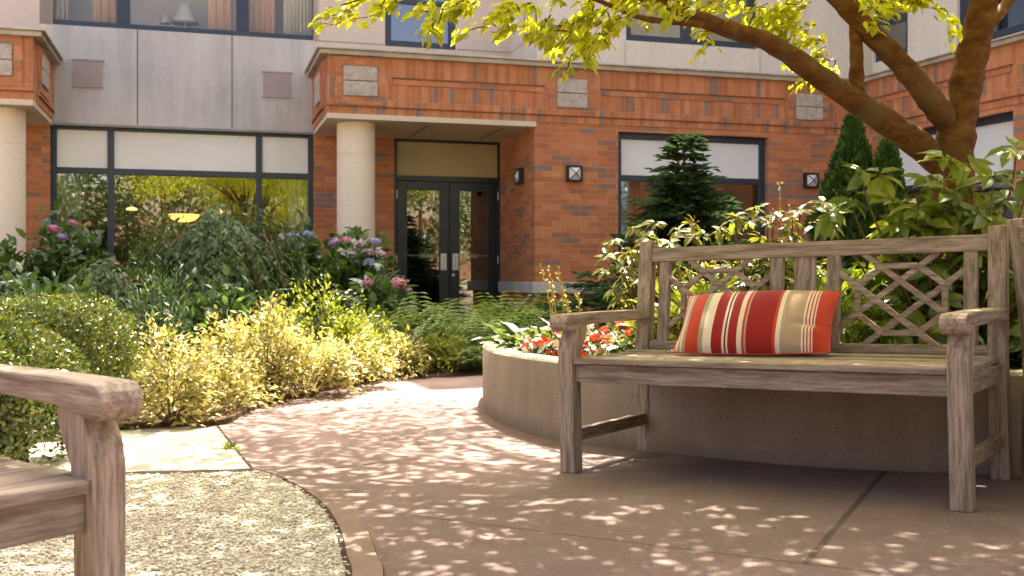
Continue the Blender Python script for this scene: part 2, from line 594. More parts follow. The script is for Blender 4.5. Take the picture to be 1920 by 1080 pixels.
bed_front = [G(-900, 905), G(-300, 870), G(0, 838), G(120, 815), G(230, 806), G(330, 800), G(420, 796), G(462, 776), G(520, 754), G(620, 731), G(740, 709), G(900, 692), G(1060, 682)]
bf = spline([p[:2] for p in bed_front], 6)
bed_poly = list(bf) + [np.array([2.2, 13.6]), np.array([2.2, 18.0]), np.array([-14, 18.0]), np.array([-14, 5.0])]
sheet('planting_bed', bed_poly, .03, MULCH, drop=.045)

slab_poly = [G(-300, 862), G(120, 832), G(212, 812), G(412, 806), G(440, 846), G(474, 884), G(230, 890), G(0, 902), G(-300, 925)]
sheet('slab_path', slab_poly, .012, SLAB, drop=.02)

gi = spline([G(470, 887)[:2], G(540, 907)[:2], G(598, 945)[:2], G(630, 988)[:2], G(646, 1045)[:2], G(648, 1110)[:2], (-.40, 1.6), (-.50, .6)], 6)
gravel_poly = list(gi) + [np.array([-2.6, .6]), np.array([-3.2, 3.4]), G(-300, 927)[:2], G(0, 904)[:2], G(230, 892)[:2]]
sheet('gravel_base', gravel_poly, .004, GRAVELBASE)

go = []
tg = unit(np.gradient(gi, axis=0))
for p, t_ in zip(gi, tg):
    w = np.array([-t_[1], t_[0]])
    if w[0] < 0:
        w = -w
    go.append(p + w * .085)
c0 = 5
seam = [g + (o_ - g) * k for k, rev in ((.99, 0),) for g, o_ in zip(gi[c0:], np.array(go)[c0:])]
SEAMM = m_plain('dark_soil_seam', (.05, .033, .024), .9, .1, .3, 20)
sheet('curb_seam', seam + [g + (o_ - g) * 1.05 for g, o_ in zip(gi[c0:], np.array(go)[c0:])][::-1], .004, SEAMM)
sheet('curb_seam', [g + np.array([-.010, -.003]) for g in gi[c0:]] + [g + np.array([.008, .004]) for g in gi[c0:]][::-1], .0085, SEAMM)
se = [np.array(p[:2]) for p in (G(408, 803), G(414, 812), G(440, 846), G(472, 884), G(505, 893), G(538, 905))]
sheet('slab_seam', [p + np.array([-.006, 0]) for p in se] + [p + np.array([.007, .003]) for p in se][::-1], .0135, SEAMM)
curb_poly = list(gi[c0:] + np.array([.006, .004])) + list(np.array(go)[c0:][::-1])
sheet('curb', curb_poly, .010, CURB, drop=.018)


def in_poly(pts, poly):
    x, y = pts[:, 0], pts[:, 1]
    poly = np.array([p[:2] for p in poly])
    inside = np.zeros(len(pts), bool)
    j = len(poly) - 1
    for i in range(len(poly)):
        xi, yi, xj, yj = *poly[i], *poly[j]
        c = ((yi > y) != (yj > y)) & (x < (xj - xi) * (y - yi) / (yj - yi + 1e-12) + xi)
        inside ^= c
        j = i
    return inside


def ico():
    p = (1 + 5 ** .5) / 2
    v = np.array([(-1, p, 0), (1, p, 0), (-1, -p, 0), (1, -p, 0), (0, -1, p), (0, 1, p), (0, -1, -p), (0, 1, -p), (p, 0, -1), (p, 0, 1), (-p, 0, -1), (-p, 0, 1)], float)
    f = [(0, 11, 5), (0, 5, 1), (0, 1, 7), (0, 7, 10), (0, 10, 11), (1, 5, 9), (5, 11, 4), (11, 10, 2), (10, 7, 6), (7, 1, 8), (3, 9, 4), (3, 4, 2), (3, 2, 6), (3, 6, 8), (3, 8, 9), (4, 9, 5), (2, 4, 11), (6, 2, 10), (8, 6, 7), (9, 8, 1)]
    return v / np.linalg.norm(v[0]), f


def pebbles(n, poly, x0, x1, y0, y1, lift, size):
    pts = np.column_stack([rng.uniform(x0, x1, n), rng.uniform(y0, y1, n)])
    pts = pts[in_poly(pts, poly)]
    n = len(pts)
    v, f = ico()
    sz = rng.uniform(*size, n)
    z = gz(pts[:, 0], pts[:, 1]) + lift + sz * rng.uniform(-.1, .7, n)
    m = MB()
    sc = sz[:, None] * np.column_stack([rng.uniform(.8, 1.5, n), rng.uniform(.7, 1.1, n), rng.uniform(.5, .8, n)])
    a = rng.uniform(0, 2 * PI, n)
    V = v[None] * (1 + rng.uniform(-.12, .12, (n, 12, 1))) * sc[:, None, :]
    X = V[..., 0] * np.cos(a)[:, None] - V[..., 1] * np.sin(a)[:, None]
    Yy = V[..., 0] * np.sin(a)[:, None] + V[..., 1] * np.cos(a)[:, None]
    W = np.stack([X + pts[:, 0, None], Yy + pts[:, 1, None], V[..., 2] + z[:, None]], -1)
    m.v.append(W.reshape(-1, 3))
    for q in f:
        m.f.extend(map(tuple, (np.arange(n)[:, None] * 12 + np.array(q)[None]).tolist()))
    m.n = 12 * n
    return m


pebbles(38000, gravel_poly, -1.9, -.3, 1.5, 4.4, .004, (.0030, .0068)).build('gravel', PEBBLE, smooth=True, kind='stuff')

# bark chips and dry leaves over the bed, one mass of litter
m = MB()
n = 9000
pts = np.column_stack([rng.uniform(-3.2, .8, n), rng.uniform(4.8, 10.8, n)])
pts = pts[in_poly(pts, bed_poly)]
n = len(pts)
pos = np.column_stack([pts, gz(pts[:, 0], pts[:, 1]) + .036 + rng.uniform(0, .012, n)])
d = rand_dirs(n)
d[:, 2] *= .25
m.leaves(rhomb(.45), pos, d, np.tile([0, 0, 1.], (n, 1)) + rng.normal(0, .3, (n, 3)), rng.uniform(.015, .05, n))
m.build('bark_litter', L_DRY, kind='stuff')

m = MB()
n = 260
pts = np.column_stack([rng.uniform(-1.2, 2.2, n), rng.uniform(2.2, 8.0, n)])
pos = np.column_stack([pts, gz(pts[:, 0], pts[:, 1]) + .006])
d = rand_dirs(n)
d[:, 2] *= .1
m.leaves(rhomb(.5), pos, d, np.tile([0, 0, 1.], (n, 1)) + rng.normal(0, .12, (n, 3)), rng.uniform(.008, .02, n))
m.build('leaf_litter', L_DRY, kind='stuff')

# ------------------------------------------------------------------ raised planter
pw = [G(2300, 925), G(1900, 893), G(1530, 876), G(1205, 845), G(1060, 830), G(985, 811), G(938, 793), G(914, 777), G(906, 755)]
pw = [p[:2] for p in pw] + [np.array([-.12, 7.6]), np.array([.35, 8.3]), np.array([1.4, 8.7]), np.array([3.5, 8.6]), np.array([5.2, 7.2]), np.array([5.0, 5.0])]
outer = spline(pw, 6, True)
tg = unit(np.roll(outer, -1, 0) - np.roll(outer, 1, 0))
cen = outer.mean(0)
nrm = np.column_stack([-tg[:, 1], tg[:, 0]])
if ((cen - outer[0]) @ nrm[0]) < 0:
    nrm = -nrm
inner = outer + nrm * .13
PT = .385
n = len(outer)
v = [(p[0], p[1], gz(*p) - .02) for p in outer] + [(p[0], p[1], gz(*p) + PT - .012) for p in outer] + [(p[0], p[1], gz(*p) + PT) for p in outer + nrm * .012] + \
    [(p[0], p[1], gz(*p) + PT) for p in inner] + [(p[0], p[1], gz(*p) + PT - .12) for p in inner]
f = []
for r_ in range(4):
    f += [(r_ * n + i, r_ * n + (i + 1) % n, (r_ + 1) * n + (i + 1) % n, (r_ + 1) * n + i) for i in range(n)]
m = MB()
m.add(v, f)
planter = thing('raised_planter', 'low curved taupe concrete planter wall behind the cushioned bench', 'planter', (outer[:, 0].mean(), outer[:, 1].mean(), gz(*cen)))
m.build('planter_wall', [PLANTER, RIM], planter, planter.location, smooth=False)
for fc in planter.children[0].data.polygons:
    fc.use_smooth = abs(fc.normal.z) < .3
    fc.material_index = 1 if abs(fc.normal.z) > .6 else 0
m = MB()
tri = tessellate_polygon([[Vector((p[0], p[1], 0)) for p in inner]])
fl = []
for t in tri:
    a, b, c = (inner[i] for i in t)
    fl.append(tuple(t) if (b - a)[0] * (c - a)[1] - (b - a)[1] * (c - a)[0] > 0 else tuple(t)[::-1])
m.add([(p[0], p[1], gz(*p) + PT - .05) for p in inner], fl)
m.build('soil', SOIL, planter, planter.location)


def soil(x, y):
    return gz(x, y) + PT - .05


# ------------------------------------------------------------------ benches
WD, DP, HS, HA, HT = 1.459, .633, .453, .628, .932


def yb(z):
    return DP - .012 + max(0, z - .43) * .135


def make_bench():
    b = thing('garden_bench', 'weathered teak garden bench with two lattice back panels and a striped cushion', 'bench', group='teak garden benches')
    hw = WD / 2
    m = MB()
    ys = np.linspace(-.035, DP - .045, 6)
    for i in range(5):
        e = .004
        x1 = hw - .034 if i == 0 else hw + .012
        z = HS - .008 * math.sin(PI * i / 4)
        m.box(-x1, x1, ys[i] + e, ys[i + 1] - e, z - .024, z)
    m.build('seat', W_X, b, bevel=.004)
    m = MB()
    m.box(-hw + .033, hw - .033, -.012, .016, .358, HS - .0265)
    m.build('front_apron', W_X, b, bevel=.003)
    m = MB()
    m.box(-hw + .03, hw - .03, DP - .03, DP - .006, .36, .425)
    m.build('rear_apron', W_X, b, bevel=.003)
    for sg in (-1, 1):
        x = sg * hw
        m = MB()
        m.prism([(-.034, 0), (.030, 0), (.030, .40), (.042, .475), (.078, .53), (.088, .57), (.088, HA - .046), (.0, HA - .046), (-.002, .555), (-.026, .515), (-.036, .475), (-.036, .42)], x - .033, x + .033, 0)
        m.build('front_leg', W_Z, b, bevel=.004)
        m = MB()
        m.prism([(DP - .028, 0), (DP + .030, 0), (DP + .024, .43), (yb(HT) + .026, HT - .004), (yb(HT) - .022, HT), (DP - .040, .43)], x - .032, x + .032, 0)
        m.build('rear_leg', W_Z, b, bevel=.004)
        m = MB()
        prof = [(yb(HA) - .03, HA - .046), (yb(HA) - .03, HA), (.30, HA + .002), (.05, HA), (-.035, HA - .002)]
        for k in range(7):
            a = PI / 2 + PI * k / 6 * .95
            prof.append((-.045 + .036 * math.cos(a), HA - .036 + .034 * math.sin(a)))
        prof += [(-.02, HA - .066), (.05, HA - .05), (.30, HA - .044)]
        m.prism(prof[::-1], x - .044, x + .040, 0)
        m.build('armrest', W_Y, b, bevel=.006)
        m = MB()
        m.box(x - .016, x + .016, .028, DP - .026, .118, .168)
        m.build('stretcher', W_Y, b, bevel=.003)
        m = MB()
        m.box(x - .016, x + .016, .028, DP - .035, .358, .424)
        m.build('side_apron', W_Y, b, bevel=.003)

    def sh(x, y, z):
        return (x, y + yb(z), z)
    m = MB()
    m.box(-hw + .031, hw - .031, -.019, .019, .838, .900, sh)
    m.build('top_rail', W_X, b, bevel=.004)
    m = MB()
    m.box(-hw + .031, hw - .031, -.016, .016, .452, .487, sh)
    m.build('bottom_rail', W_X, b, bevel=.003)
    m = MB()
    m.box(-.044, .044, -.012, .012, .486, .839, sh)
    m.build('splat', W_Z, b, bevel=.003)
    for x0, x1 in ((-.66, -.612), (-.145, -.092), (.092, .145), (.612, .66)):
        m = MB()
        m.box(x0, x1, -.015, .015, .486, .839, sh)
        m.build('stile', W_Z, b, bevel=.003)
    for sg in (-1, 1):
        xa, xb = (.143, .614) if sg > 0 else (-.614, -.143)
        za, zb = .480, .842
        m = MB()

        def L(u0, v0, u1, v1, off):
            p = [xa + (xb - xa) * u0, 0, za + (zb - za) * v0]
            q = [xa + (xb - xa) * u1, 0, za + (zb - za) * v1]
            p[1], q[1] = yb(p[2]) + off, yb(q[2]) + off
            m.bar(p, q, .016, .0225, (0, 1, .0) if False else np.cross(np.array(q) - np.array(p), (0, 1, 0)))
        for q, o in (((.2, 1, 1, .2), -.004), ((0, .8, .8, 0), -.004), ((.8, 1, 0, .2), .005), ((1, .8, .2, 0), .005),
                     ((.36, .86, .64, .86), 0), ((.36, .14, .64, .14), 0), ((.15, .36, .15, .64), .001), ((.85, .36, .85, .64), .001),
                     ((.64, .86, .85, .65), .0015), ((.15, .65, .36, .86), .0015), ((.36, .14, .15, .35), .0015), ((.85, .35, .64, .14), .0015)):
            L(*q, o)
        m.build('lattice', W_X, b, bevel=.002)
    return b


bench = make_bench()
bench.location = (.835, 3.761, 0)
YAW = -.611
bench.rotation_euler = (0, -.023, YAW)

b2 = copy_tree(bench)
b2['label'] = 'weathered teak bench arm and slatted seat at the left edge, standing on gravel'
ya = math.radians(52)
u2 = np.array([math.cos(ya), math.sin(ya)])
c2 = np.array([-.745, 1.90]) - u2 * .73
b2.location = (c2[0], c2[1], gz(*c2) - .045)
b2.rotation_euler = (0, 0, ya)

b3 = copy_tree(bench)
b3['label'] = 'teak bench at the right edge, only its leaning back post showing'
b3.location = (1.905 + .633, 3.85 - .73, gz(2.5, 3.1))
b3.rotation_euler = (0, 0, math.radians(90))


# ------------------------------------------------------------------ striped cushion
def m_stripes():
    t = NT('striped_cushion_cloth')
    sp = t.N('ShaderNodeSeparateXYZ', {0: t.coord()})
    u = t.math('ADD', t.math('DIVIDE', sp.outputs[0], .636), .5)
    tan, cr, red, dk, og, sage = (.36, .25, .165), (.62, .52, .40), (.25, .014, .011), (.12, .008, .010), (.42, .045, .020), (.30, .25, .18)
    st = [(0, tan), (.02, cr), (.03, tan), (.05, cr), (.06, tan), (.085, og), (.175, sage), (.205, cr), (.265, red), (.335, cr), (.348, dk), (.360, cr), (.374, red),
          (.43, cr), (.462, og), (.478, tan), (.490, red), (.655, og), (.672, cr), (.702, tan), (.832, cr), (.842, og), (.850, cr), (.860, og), (.870, cr), (.880, og), (.888, cr), (.898, og)]
    c = t.ramp(u, st, 'CONSTANT')
    wv = t.noise(t.coord('Object', (400, 400, 120)), 1, 2)
    c = t.mix(1.0, c, t.ramp(wv, [(.3, .85), (.7, 1.1)]), 'MULTIPLY')
    big = t.noise(t.coord(), 9, 3)
    return t.principled(c, .9, .15, t.bump(t.math('ADD', t.math('MULTIPLY', wv, .12), big), .35, .01), Sheen_Weight=.15)


def cushion():
    nx, nz = 44, 26
    w, h = .318, .150
    V, Fc = [], []
    for side in (-1, 1):
        for j in range(nz + 1):
            for i in range(nx + 1):
                a, c = 2 * i / nx - 1, 2 * j / nz - 1
                ed = (1 - abs(a) ** 2.6) * (1 - abs(c) ** 2.4)
                pin = 1 - .055 * (1 - abs(a)) ** 0 * (1 - c * c) * abs(a) ** 6
                px = a * w * (1 - .045 * (1 - c * c) * abs(a) ** 3)
                pz = c * h * (1 - .075 * (1 - a * a) * abs(c) ** 3 * -1 - .02)
                th = .066 * max(ed, 0) ** .55
                th *= 1 + .10 * math.sin(9 * a + 2.0) * (1 - c * c) * .6
                # a soft fold at the lower right corner
                th += .012 * math.exp(-((a - .78) / .10) ** 2 - ((c + .52) / .16) ** 2) * (1 if side < 0 else .3)
                th -= .016 * math.exp(-((a - .72) / .16) ** 2 - ((c + .30) / .07) ** 2) * (1 if side < 0 else 0)
                V.append((px, side * th, pz))
    k = (nx + 1) * (nz + 1)
    for s_ in (0, 1):
        for j in range(nz):
            for i in range(nx):
                q = [s_ * k + j * (nx + 1) + i, s_ * k + j * (nx + 1) + i + 1, s_ * k + (j + 1) * (nx + 1) + i + 1, s_ * k + (j + 1) * (nx + 1) + i]
                Fc.append(tuple(q) if s_ == 0 else tuple(q[::-1]))
    m = MB()
    m.add(V, Fc)
    o = m.build('cushion', m_stripes(), smooth=True)
    # welted seam round the rim
    rim = [(a, -1) for a in np.linspace(-1, 1, 30)] + [(1, c) for c in np.linspace(-1, 1, 20)][1:] + [(a, 1) for a in np.linspace(1, -1, 30)][1:] + [(-1, c) for c in np.linspace(1, -1, 20)][1:]
    pts = []
    for a, c in rim:
        pts.append((a * w * (1 - .045 * (1 - c * c) * abs(a) ** 3), 0, c * h * (1 + .075 * (1 - a * a) * abs(c) ** 3 - .02)))
    s = MB()
    s.tube(pts, .0032, 6, cap=False)
    s.build('seam_piping', m_plain('red_piping', (.42, .06, .035), .8, .2, .1, 40), o, smooth=True)
    return tag(o, 'red, cream and tan striped lumbar cushion leaning on the bench back', 'cushion')


cu = cushion()
bm = Matrix.Translation(bench.location) @ bench.rotation_euler.to_matrix().to_4x4()
cu.matrix_world = bm @ Matrix.Translation((-.135, .452, HS + .124)) @ Matrix.Rotation(math.radians(3), 4, 'Z') @ Matrix.Rotation(math.radians(-40), 4, 'X') @ Matrix.Rotation(math.radians(-1.0), 4, 'Y')

# ------------------------------------------------------------------ the brick building
BA = math.radians(16.5)
CB, SB = math.cos(BA), math.sin(BA)
OB = np.array([-2.39, 13.60])
BT = 1.69                                       # how far the porch stands out from the main wall
BASE = -.45


def S(px, t):
    k = (px - 960) / F
    return (k * (OB[1] + t * CB) - OB[0] + t * SB) / (CB - k * SB)


def depth(px, t):
    return OB[1] + S(px, t) * SB + t * CB


def Z(px, py, t):
    return EYE + (HZ - py) / F * depth(px, t)


bld = thing('brick_building', 'orange brick and beige residence with navy windows and a columned porch', 'building', (OB[0], OB[1], 0), BA)


def part(name, mb, mat, parent=None, **kw):
    return mb.build(name, mat, parent or bld, **kw)


ZSOF = Z(1003, 238, 0)                          # soffit
ZCT = Z(613, 86, -.14)                          # cornice top
ZCB = Z(613, 103, 0)                            # cornice underside
S0, SAL = 0.0, S(1003, 0)                       # porch left end, alcove right reveal
SC = S(1604, 0)                                 # inner corner with the right wing
SLB = S(63, 0)                                  # right end of the left porch
TOP = 11.2

# -- recessed main wall
w1 = dict(s0=S(94, BT), s1=S(588, BT), z0=.35, z1=Z(340, 239, BT))
wu = dict(s0=S(74, BT), s1=S(598, BT), z0=Z(340, 61, BT), z1=Z(340, 61, BT) + 1.75)
wb = dict(s0=S(722, BT), s1=S(855, BT), z0=Z(790, 90, BT), z1=Z(790, 90, BT) + 1.55)
dr = dict(s0=S(739, BT), s1=S(946, BT), z0=-.16, z1=Z(845, 263, BT))
m = MB()
T0, T1 = BT, BT + .3
m.box(w1['s1'], dr['s0'], T0, T1, BASE, ZSOF)
m.box(dr['s1'], SAL, T0, T1, BASE, ZSOF)
m.box(dr['s0'], dr['s1'], T0, T1, dr['z1'], ZSOF)
m.box(SLB - 7, w1['s0'], T0, T1, BASE, ZSOF)
m.box(w1['s0'], w1['s1'], T0, T1, BASE, w1['z0'])
part('recessed_brick_wall', m, BRICK)
m = MB()
sa, sb_ = SLB - .02, S(589, BT) + .05
m.box(w1['s0'], w1['s1'], T0 - .02, T1, w1['z1'], ZSOF)
m.box(SLB + .0, S0, T0 - .02, T1, ZSOF, wu['z0'])
part('concrete_panel', m, CONC)
m = MB()
SEAL = m_plain('dark_sealant', (.15, .135, .125), .8, .2)
for px in (258, 435):
    s_ = S(px, BT)
    m = MB()
    m.box(s_ - .008, s_ + .008, T0 - .023, T0 - .019, w1['z1'] + .01, wu['z0'])
    part('panel_joint', m, SEAL)
for px0, px1, py0, py1 in ((138, 193, 113, 160), (493, 545, 136, 180)):
    m = MB()
    a, b_, z0, z1 = S(px0, BT), S(px1, BT), Z(px0, py1, BT), Z(px0, py0, BT)
    m.box(a, b_, T0 - .035, T0 - .018, z0, z1)
    m.box(a - .02, b_ + .02, T0 - .05, T0 - .0205, z1, z1 + .02)
    m.box(a - .01, b_ + .01, T0 - .045, T0 - .0205, z0 - .018, z0)
    for k in range(9):
        zz = z0 + (z1 - z0) * (k + .5) / 9
        m.box(a + .015, b_ - .015, T0 - .041, T0 - .036, zz - .008, zz + .008)
    part('wall_vent', m, VENT)
# -- beige upper wall
m = MB()
m.box(S0, wb['s0'], T0, T1, ZSOF, TOP)
m.box(wb['s1'], S(957, BT) + .28, T0, T1, ZSOF, TOP)
m.box(wb['s0'], wb['s1'], T0, T1, ZSOF, wb['z0'])
m.box(wb['s0'], wb['s1'], T0, T1, wb['z1'], TOP)
m.box(SLB - 7, SLB, T0, T1, ZSOF, TOP)
m.box(SLB, wu['s0'], T0, T1, wu['z0'], wu['z1'])
m.box(wu['s1'], S0, T0, T1, wu['z0'], wu['z1'])
m.box(SLB, S0, T0, T1, wu['z1'], TOP)
part('beige_upper_wall', m, BEIGE)
zj = Z(720, 84, BT)
JG = m_plain('render_joint_grey', (.34, .29, .25), .8, .2)  # grey of the joint lines in the render
for a, b_ in ((S0 + .02, wb['s0'] - .02), (wb['s1'] + .02, S(955, BT) - .004)):
    m = MB()
    m.box(a, b_, T0 - .004, T0 + .002, zj - .008, zj + .008)
    part('render_joint', m, JG)
# -- forward upper wall to the right
TU = .35
wr = dict(s0=S(1174, TU), s1=S(1420, TU), z0=Z(1300, 84, TU), z1=Z(1300, 84, TU) + 1.6)
SR = S(957, BT)
m = MB()
m.box(SR, wr['s0'], TU, TU + .3, ZSOF + .3, TOP)
m.box(wr['s1'], SC + .6, TU, TU + .3, ZSOF + .3, TOP)
m.box(wr['s0'], wr['s1'], TU, TU + .3, ZSOF + .3, wr['z0'])
m.box(wr['s0'], wr['s1'], TU, TU + .3, wr['z1'], TOP)
m.box(SR, SR + .3, TU + .3, T0 - .002, ZSOF + .3, TOP)
part('cream_upper_wall', m, CREAM)
SG = m_plain('seam_grey', (.42, .38, .32), .8, .2)
for px in (1172, 1425):
    s_ = S(px, TU)
    m = MB()
    m.box(s_ - .007, s_ + .007, TU - .003, TU + .002, ZCB, wr['z0'] - .02)
    part('panel_seam', m, SG)
m = MB()
m.box(SR - .003, SR + .002, TU + .05, T0 - .01, zj - .008, zj + .008)
part('panel_seam', m, SG)
# -- ground floor front wall right of the porch
wg = dict(s0=S(1159, 0), s1=S(1441, 0), z0=.9, z1=Z(1300, 252, 0))
m = MB()
zw0, zw1 = Z(1050, 550, 0), Z(1050, 529, 0)
m.box(SAL, wg['s0'], 0, .3, zw1, ZSOF + .069)
m.box(wg['s1'], SC + .3, 0, .3, zw1, ZSOF + .069)
m.box(wg['s0'], wg['s1'], 0, .3, zw1, wg['z0'])
m.box(wg['s0'], wg['s1'], 0, .3, wg['z1'], ZSOF + .069)
m.box(SAL, SAL + .3, .3, T0 - .002, zw1, ZSOF)
part('front_brick_wall', m, BRICK)
m = MB()
m.box(SAL + .03, SC + .3, .03, .3, BASE, zw0)
m.box(SAL + .03, SAL + .3, .3, T0 - .002, BASE, zw0)
part('brick_plinth', m, BRICK)
m = MB()
m.box(SAL - .05, SC + .3, -.06, .3, zw0, zw1)
m.box(SAL - .05, SAL + .3, .3, T0 - .004, zw0, zw1)
part('stone_water_table', m, CONC, bevel=.01)


# -- frieze of soldier bricks with a stone cap: (a along, b depth) walls
def frieze(name, a0, a1, fn, squares, runs):
    """a along the wall, b into it, fn maps (a, b, z) to building space"""
    def pc(nm, boxes, mat, bev=0):
        mm = MB()
        for q in boxes:
            mm.box(*q, fn=fn)
        return part(nm, mm, mat, bevel=bev)
    H = ZCB - ZSOF
    zb = ZSOF + .075 + .10                     # ledge line, its shade put into a darker brick
    zt = ZCB
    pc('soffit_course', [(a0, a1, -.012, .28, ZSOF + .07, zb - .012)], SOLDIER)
    pc('shadow_ledge', [(a0 + .004, a1 - .004, -.034, .28, zb - .012, zb)], m_plain('ledge_shadow_brick', (.20, .085, .045), .85, .2))
    body = [(a0 + .002, a1 - .002, -.02, .28, zb, zt)]
    pc('frieze', body, SOLDIER)
    mid = zb + (zt - zb) * .60
    # stretcher course panels standing proud and a ledge above, shadow put into its colour
    rr = []
    ll = []
    for r0, r1 in runs:
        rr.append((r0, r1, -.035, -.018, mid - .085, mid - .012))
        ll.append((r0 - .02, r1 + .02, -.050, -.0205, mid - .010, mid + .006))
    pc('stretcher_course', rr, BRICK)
    pc('course_ledge', ll, m_plain('course_shadow_brick', (.24, .095, .048), .85, .2))
    for q0, q1, z0, z1 in squares:
        e = .11
        pc('square_surround', [(q0 - e, q1 + e, -.032, -.0185, z1 + .01, z1 + e), (q0 - e, q1 + e, -.032, -.0185, z0 - e, z0 - .01),
                               (q0 - e, q0 - .01, -.032, -.0185, z0 - .01, z1 + .01), (q1 + .01, q1 + e, -.032, -.0185, z0 - .01, z1 + .01)], STACK)
        o = pc('stone_panel', [(q0, q1, -.055, -.019, z0, (z0 + z1) / 2 - .004), (q0, q1, -.055, -.019, (z0 + z1) / 2 + .004, z1)], SPLIT, .012)


def fmain(a, b, z):
    return (a, b, z)


def fleft(a, b, z):                             # the porch's left cheek: a runs inwards, b to the right
    return (b, a, z)


def sq(px0, px1, py0, py1, t=0):
    return (S(px0, t), S(px1, t), Z((px0 + px1) / 2, py1, t), Z((px0 + px1) / 2, py0, t))


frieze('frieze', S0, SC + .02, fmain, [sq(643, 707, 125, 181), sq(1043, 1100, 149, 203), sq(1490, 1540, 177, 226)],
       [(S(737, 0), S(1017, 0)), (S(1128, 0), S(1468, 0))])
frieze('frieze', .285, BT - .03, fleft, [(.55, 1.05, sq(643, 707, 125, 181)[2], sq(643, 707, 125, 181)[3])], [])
m = MB()
m.box(S0, SAL + .01, -.03, BT - .03, ZSOF, ZSOF + .068)
part('soffit', m, SOFFIT)
m = MB()
for px in (790, 925):
    s_ = S(px, .7)
    m.box(s_ - .03, s_ + .03, .25, BT - .2, ZSOF - .006, ZSOF - .001)
part('soffit_joint', m, m_plain('soffit_joint_tan', (.36, .30, .22), .8, .2))  # darker tan joint strips across the soffit


def cornice(boxes):
    mm = MB()
    for fn, q in boxes:
        mm.box(*q, fn=fn)
    return mm


m = MB()
m.box(S0 - .14, SC + .16, -.14, TU - .004, ZCB + .06, ZCT)
m.box(S0 - .10, SC + .16, -.10, TU - .004, ZCB + .001, ZCB + .06)
m.box(S0 - .14, S0 + .3, TU - .004, BT - .03, ZCB + .06, ZCT)
m.box(S0 - .10, S0 + .3, TU - .004, BT - .03, ZCB + .001, ZCB + .06)
m.box(S0 + .3, SR, TU - .004, BT - .004, ZCT - .12, ZCT - .02)
part('cornice', m, STONE, bevel=.008)

# -- left porch, the same frieze mirrored
SL0 = SLB - 3.2
frieze('frieze', SL0, SLB, fmain, [sq(-38, 24, 82, 142)], [])


def fright(a, b, z):
    return (SLB - b, a, z)


frieze('frieze', .285, BT - .03, fright, [(.45, .95, sq(-38, 24, 82, 142)[2], sq(-38, 24, 82, 142)[3])], [])
m = MB()
m.box(SL0, SLB, -.03, BT - .03, ZSOF, ZSOF + .068)
part('soffit', m, SOFFIT)
m = MB()
m.box(SL0, SLB + .14, -.14, BT - .03, ZCB + .06, ZCT)
m.box(SL0, SLB + .10, -.10, BT - .03, ZCB + .001, ZCB + .06)
part('cornice', m, STONE, bevel=.008)
# -- columns
for px in (667.5, 9.5):
    tC = .42
    s_ = S(px, tC)
    r = .5 * 71 / F * depth(px, tC)
    zr = Z(667, 292, tC)
    m = MB()
    m.lathe([(r, BASE), (r, zr - .008), (r - .008, zr - .004), (r - .008, zr + .004), (r, zr + .008), (r, ZSOF - .002)], (s_, tC, 0), 40)
    o = part('column', m, COLUMN, smooth=True)
    md = o.modifiers.new('es', 'EDGE_SPLIT')
    md.split_angle = math.radians(50)


# -- windows
def window(s0, s1, z0, z1, t, cols, rows, fw=.075, mw=.075, glass=GLASS, panels=None, fn=None, ft=.09, name='window', rec=.05, panelmat=BLIND):
    """cols / rows are the mullion and transom centres; panels is the set of (i, j) cells filled with a blind"""
    fn = fn or (lambda a, b, z: (a, b, z))
    m = MB()
    t0, t1 = t + rec, t + rec + ft
    m.box(s0, s0 + fw, t0, t1, z0, z1, fn)
    m.box(s1 - fw, s1, t0, t1, z0, z1, fn)
    m.box(s0 + fw, s1 - fw, t0, t1, z0, z0 + fw, fn)
    m.box(s0 + fw, s1 - fw, t0, t1, z1 - fw, z1, fn)
    ce = [s0 + fw] + [c for q in cols for c in (q - mw / 2, q + mw / 2)] + [s1 - fw]
    re = [z0 + fw] + [c for q in rows for c in (q - mw / 2, q + mw / 2)] + [z1 - fw]
    for q in cols:
        m.box(q - mw / 2, q + mw / 2, t0 + .002, t1, z0 + fw, z1 - fw, fn)
    for q in rows:
        for i in range(0, len(ce), 2):
            m.box(ce[i], ce[i + 1], t0 + .006, t1, q - mw / 2, q + mw / 2, fn)
    fr = part(name, m, NAVY, bevel=.006)
    fr.name = name
    for i in range(0, len(ce), 2):
        for j in range(0, len(re), 2):
            g = MB()
            g.box(ce[i] + .001, ce[i + 1] - .001, t0 + .035, t0 + .043, re[j] + .001, re[j + 1] - .001, fn)
            if panels and (i // 2, j // 2) in panels:
                g.build('blind', panelmat, fr)
            else:
                g.build('glass', glass, fr)
    return fr


wz = Z(340, 324, BT)
window(w1['s0'], w1['s1'], w1['z0'], w1['z1'], BT, [S(207, BT), S(486, BT)], [wz], .075, .085, panels={(0, 1), (1, 1), (2, 1)})
window(wu['s0'], wu['s1'], wu['z0'], wu['z1'], BT, [S(231, BT), S(455, BT)], [], .085, .17, glass=GLASSU)
window(wb['s0'], wb['s1'], wb['z0'], wb['z1'], BT, [], [Z(790, 3, BT)], .10, .07)
window(wr['s0'], wr['s1'], wr['z0'], wr['z1'], TU, [S(1291, TU)], [], .10, .15, glass=GLASSU)
window(wg['s0'], wg['s1'], wg['z0'], wg['z1'], 0, [], [Z(1300, 336, 0)], .09, .085, panels={(0, 1)}, panelmat=BLINDB, rec=.10)

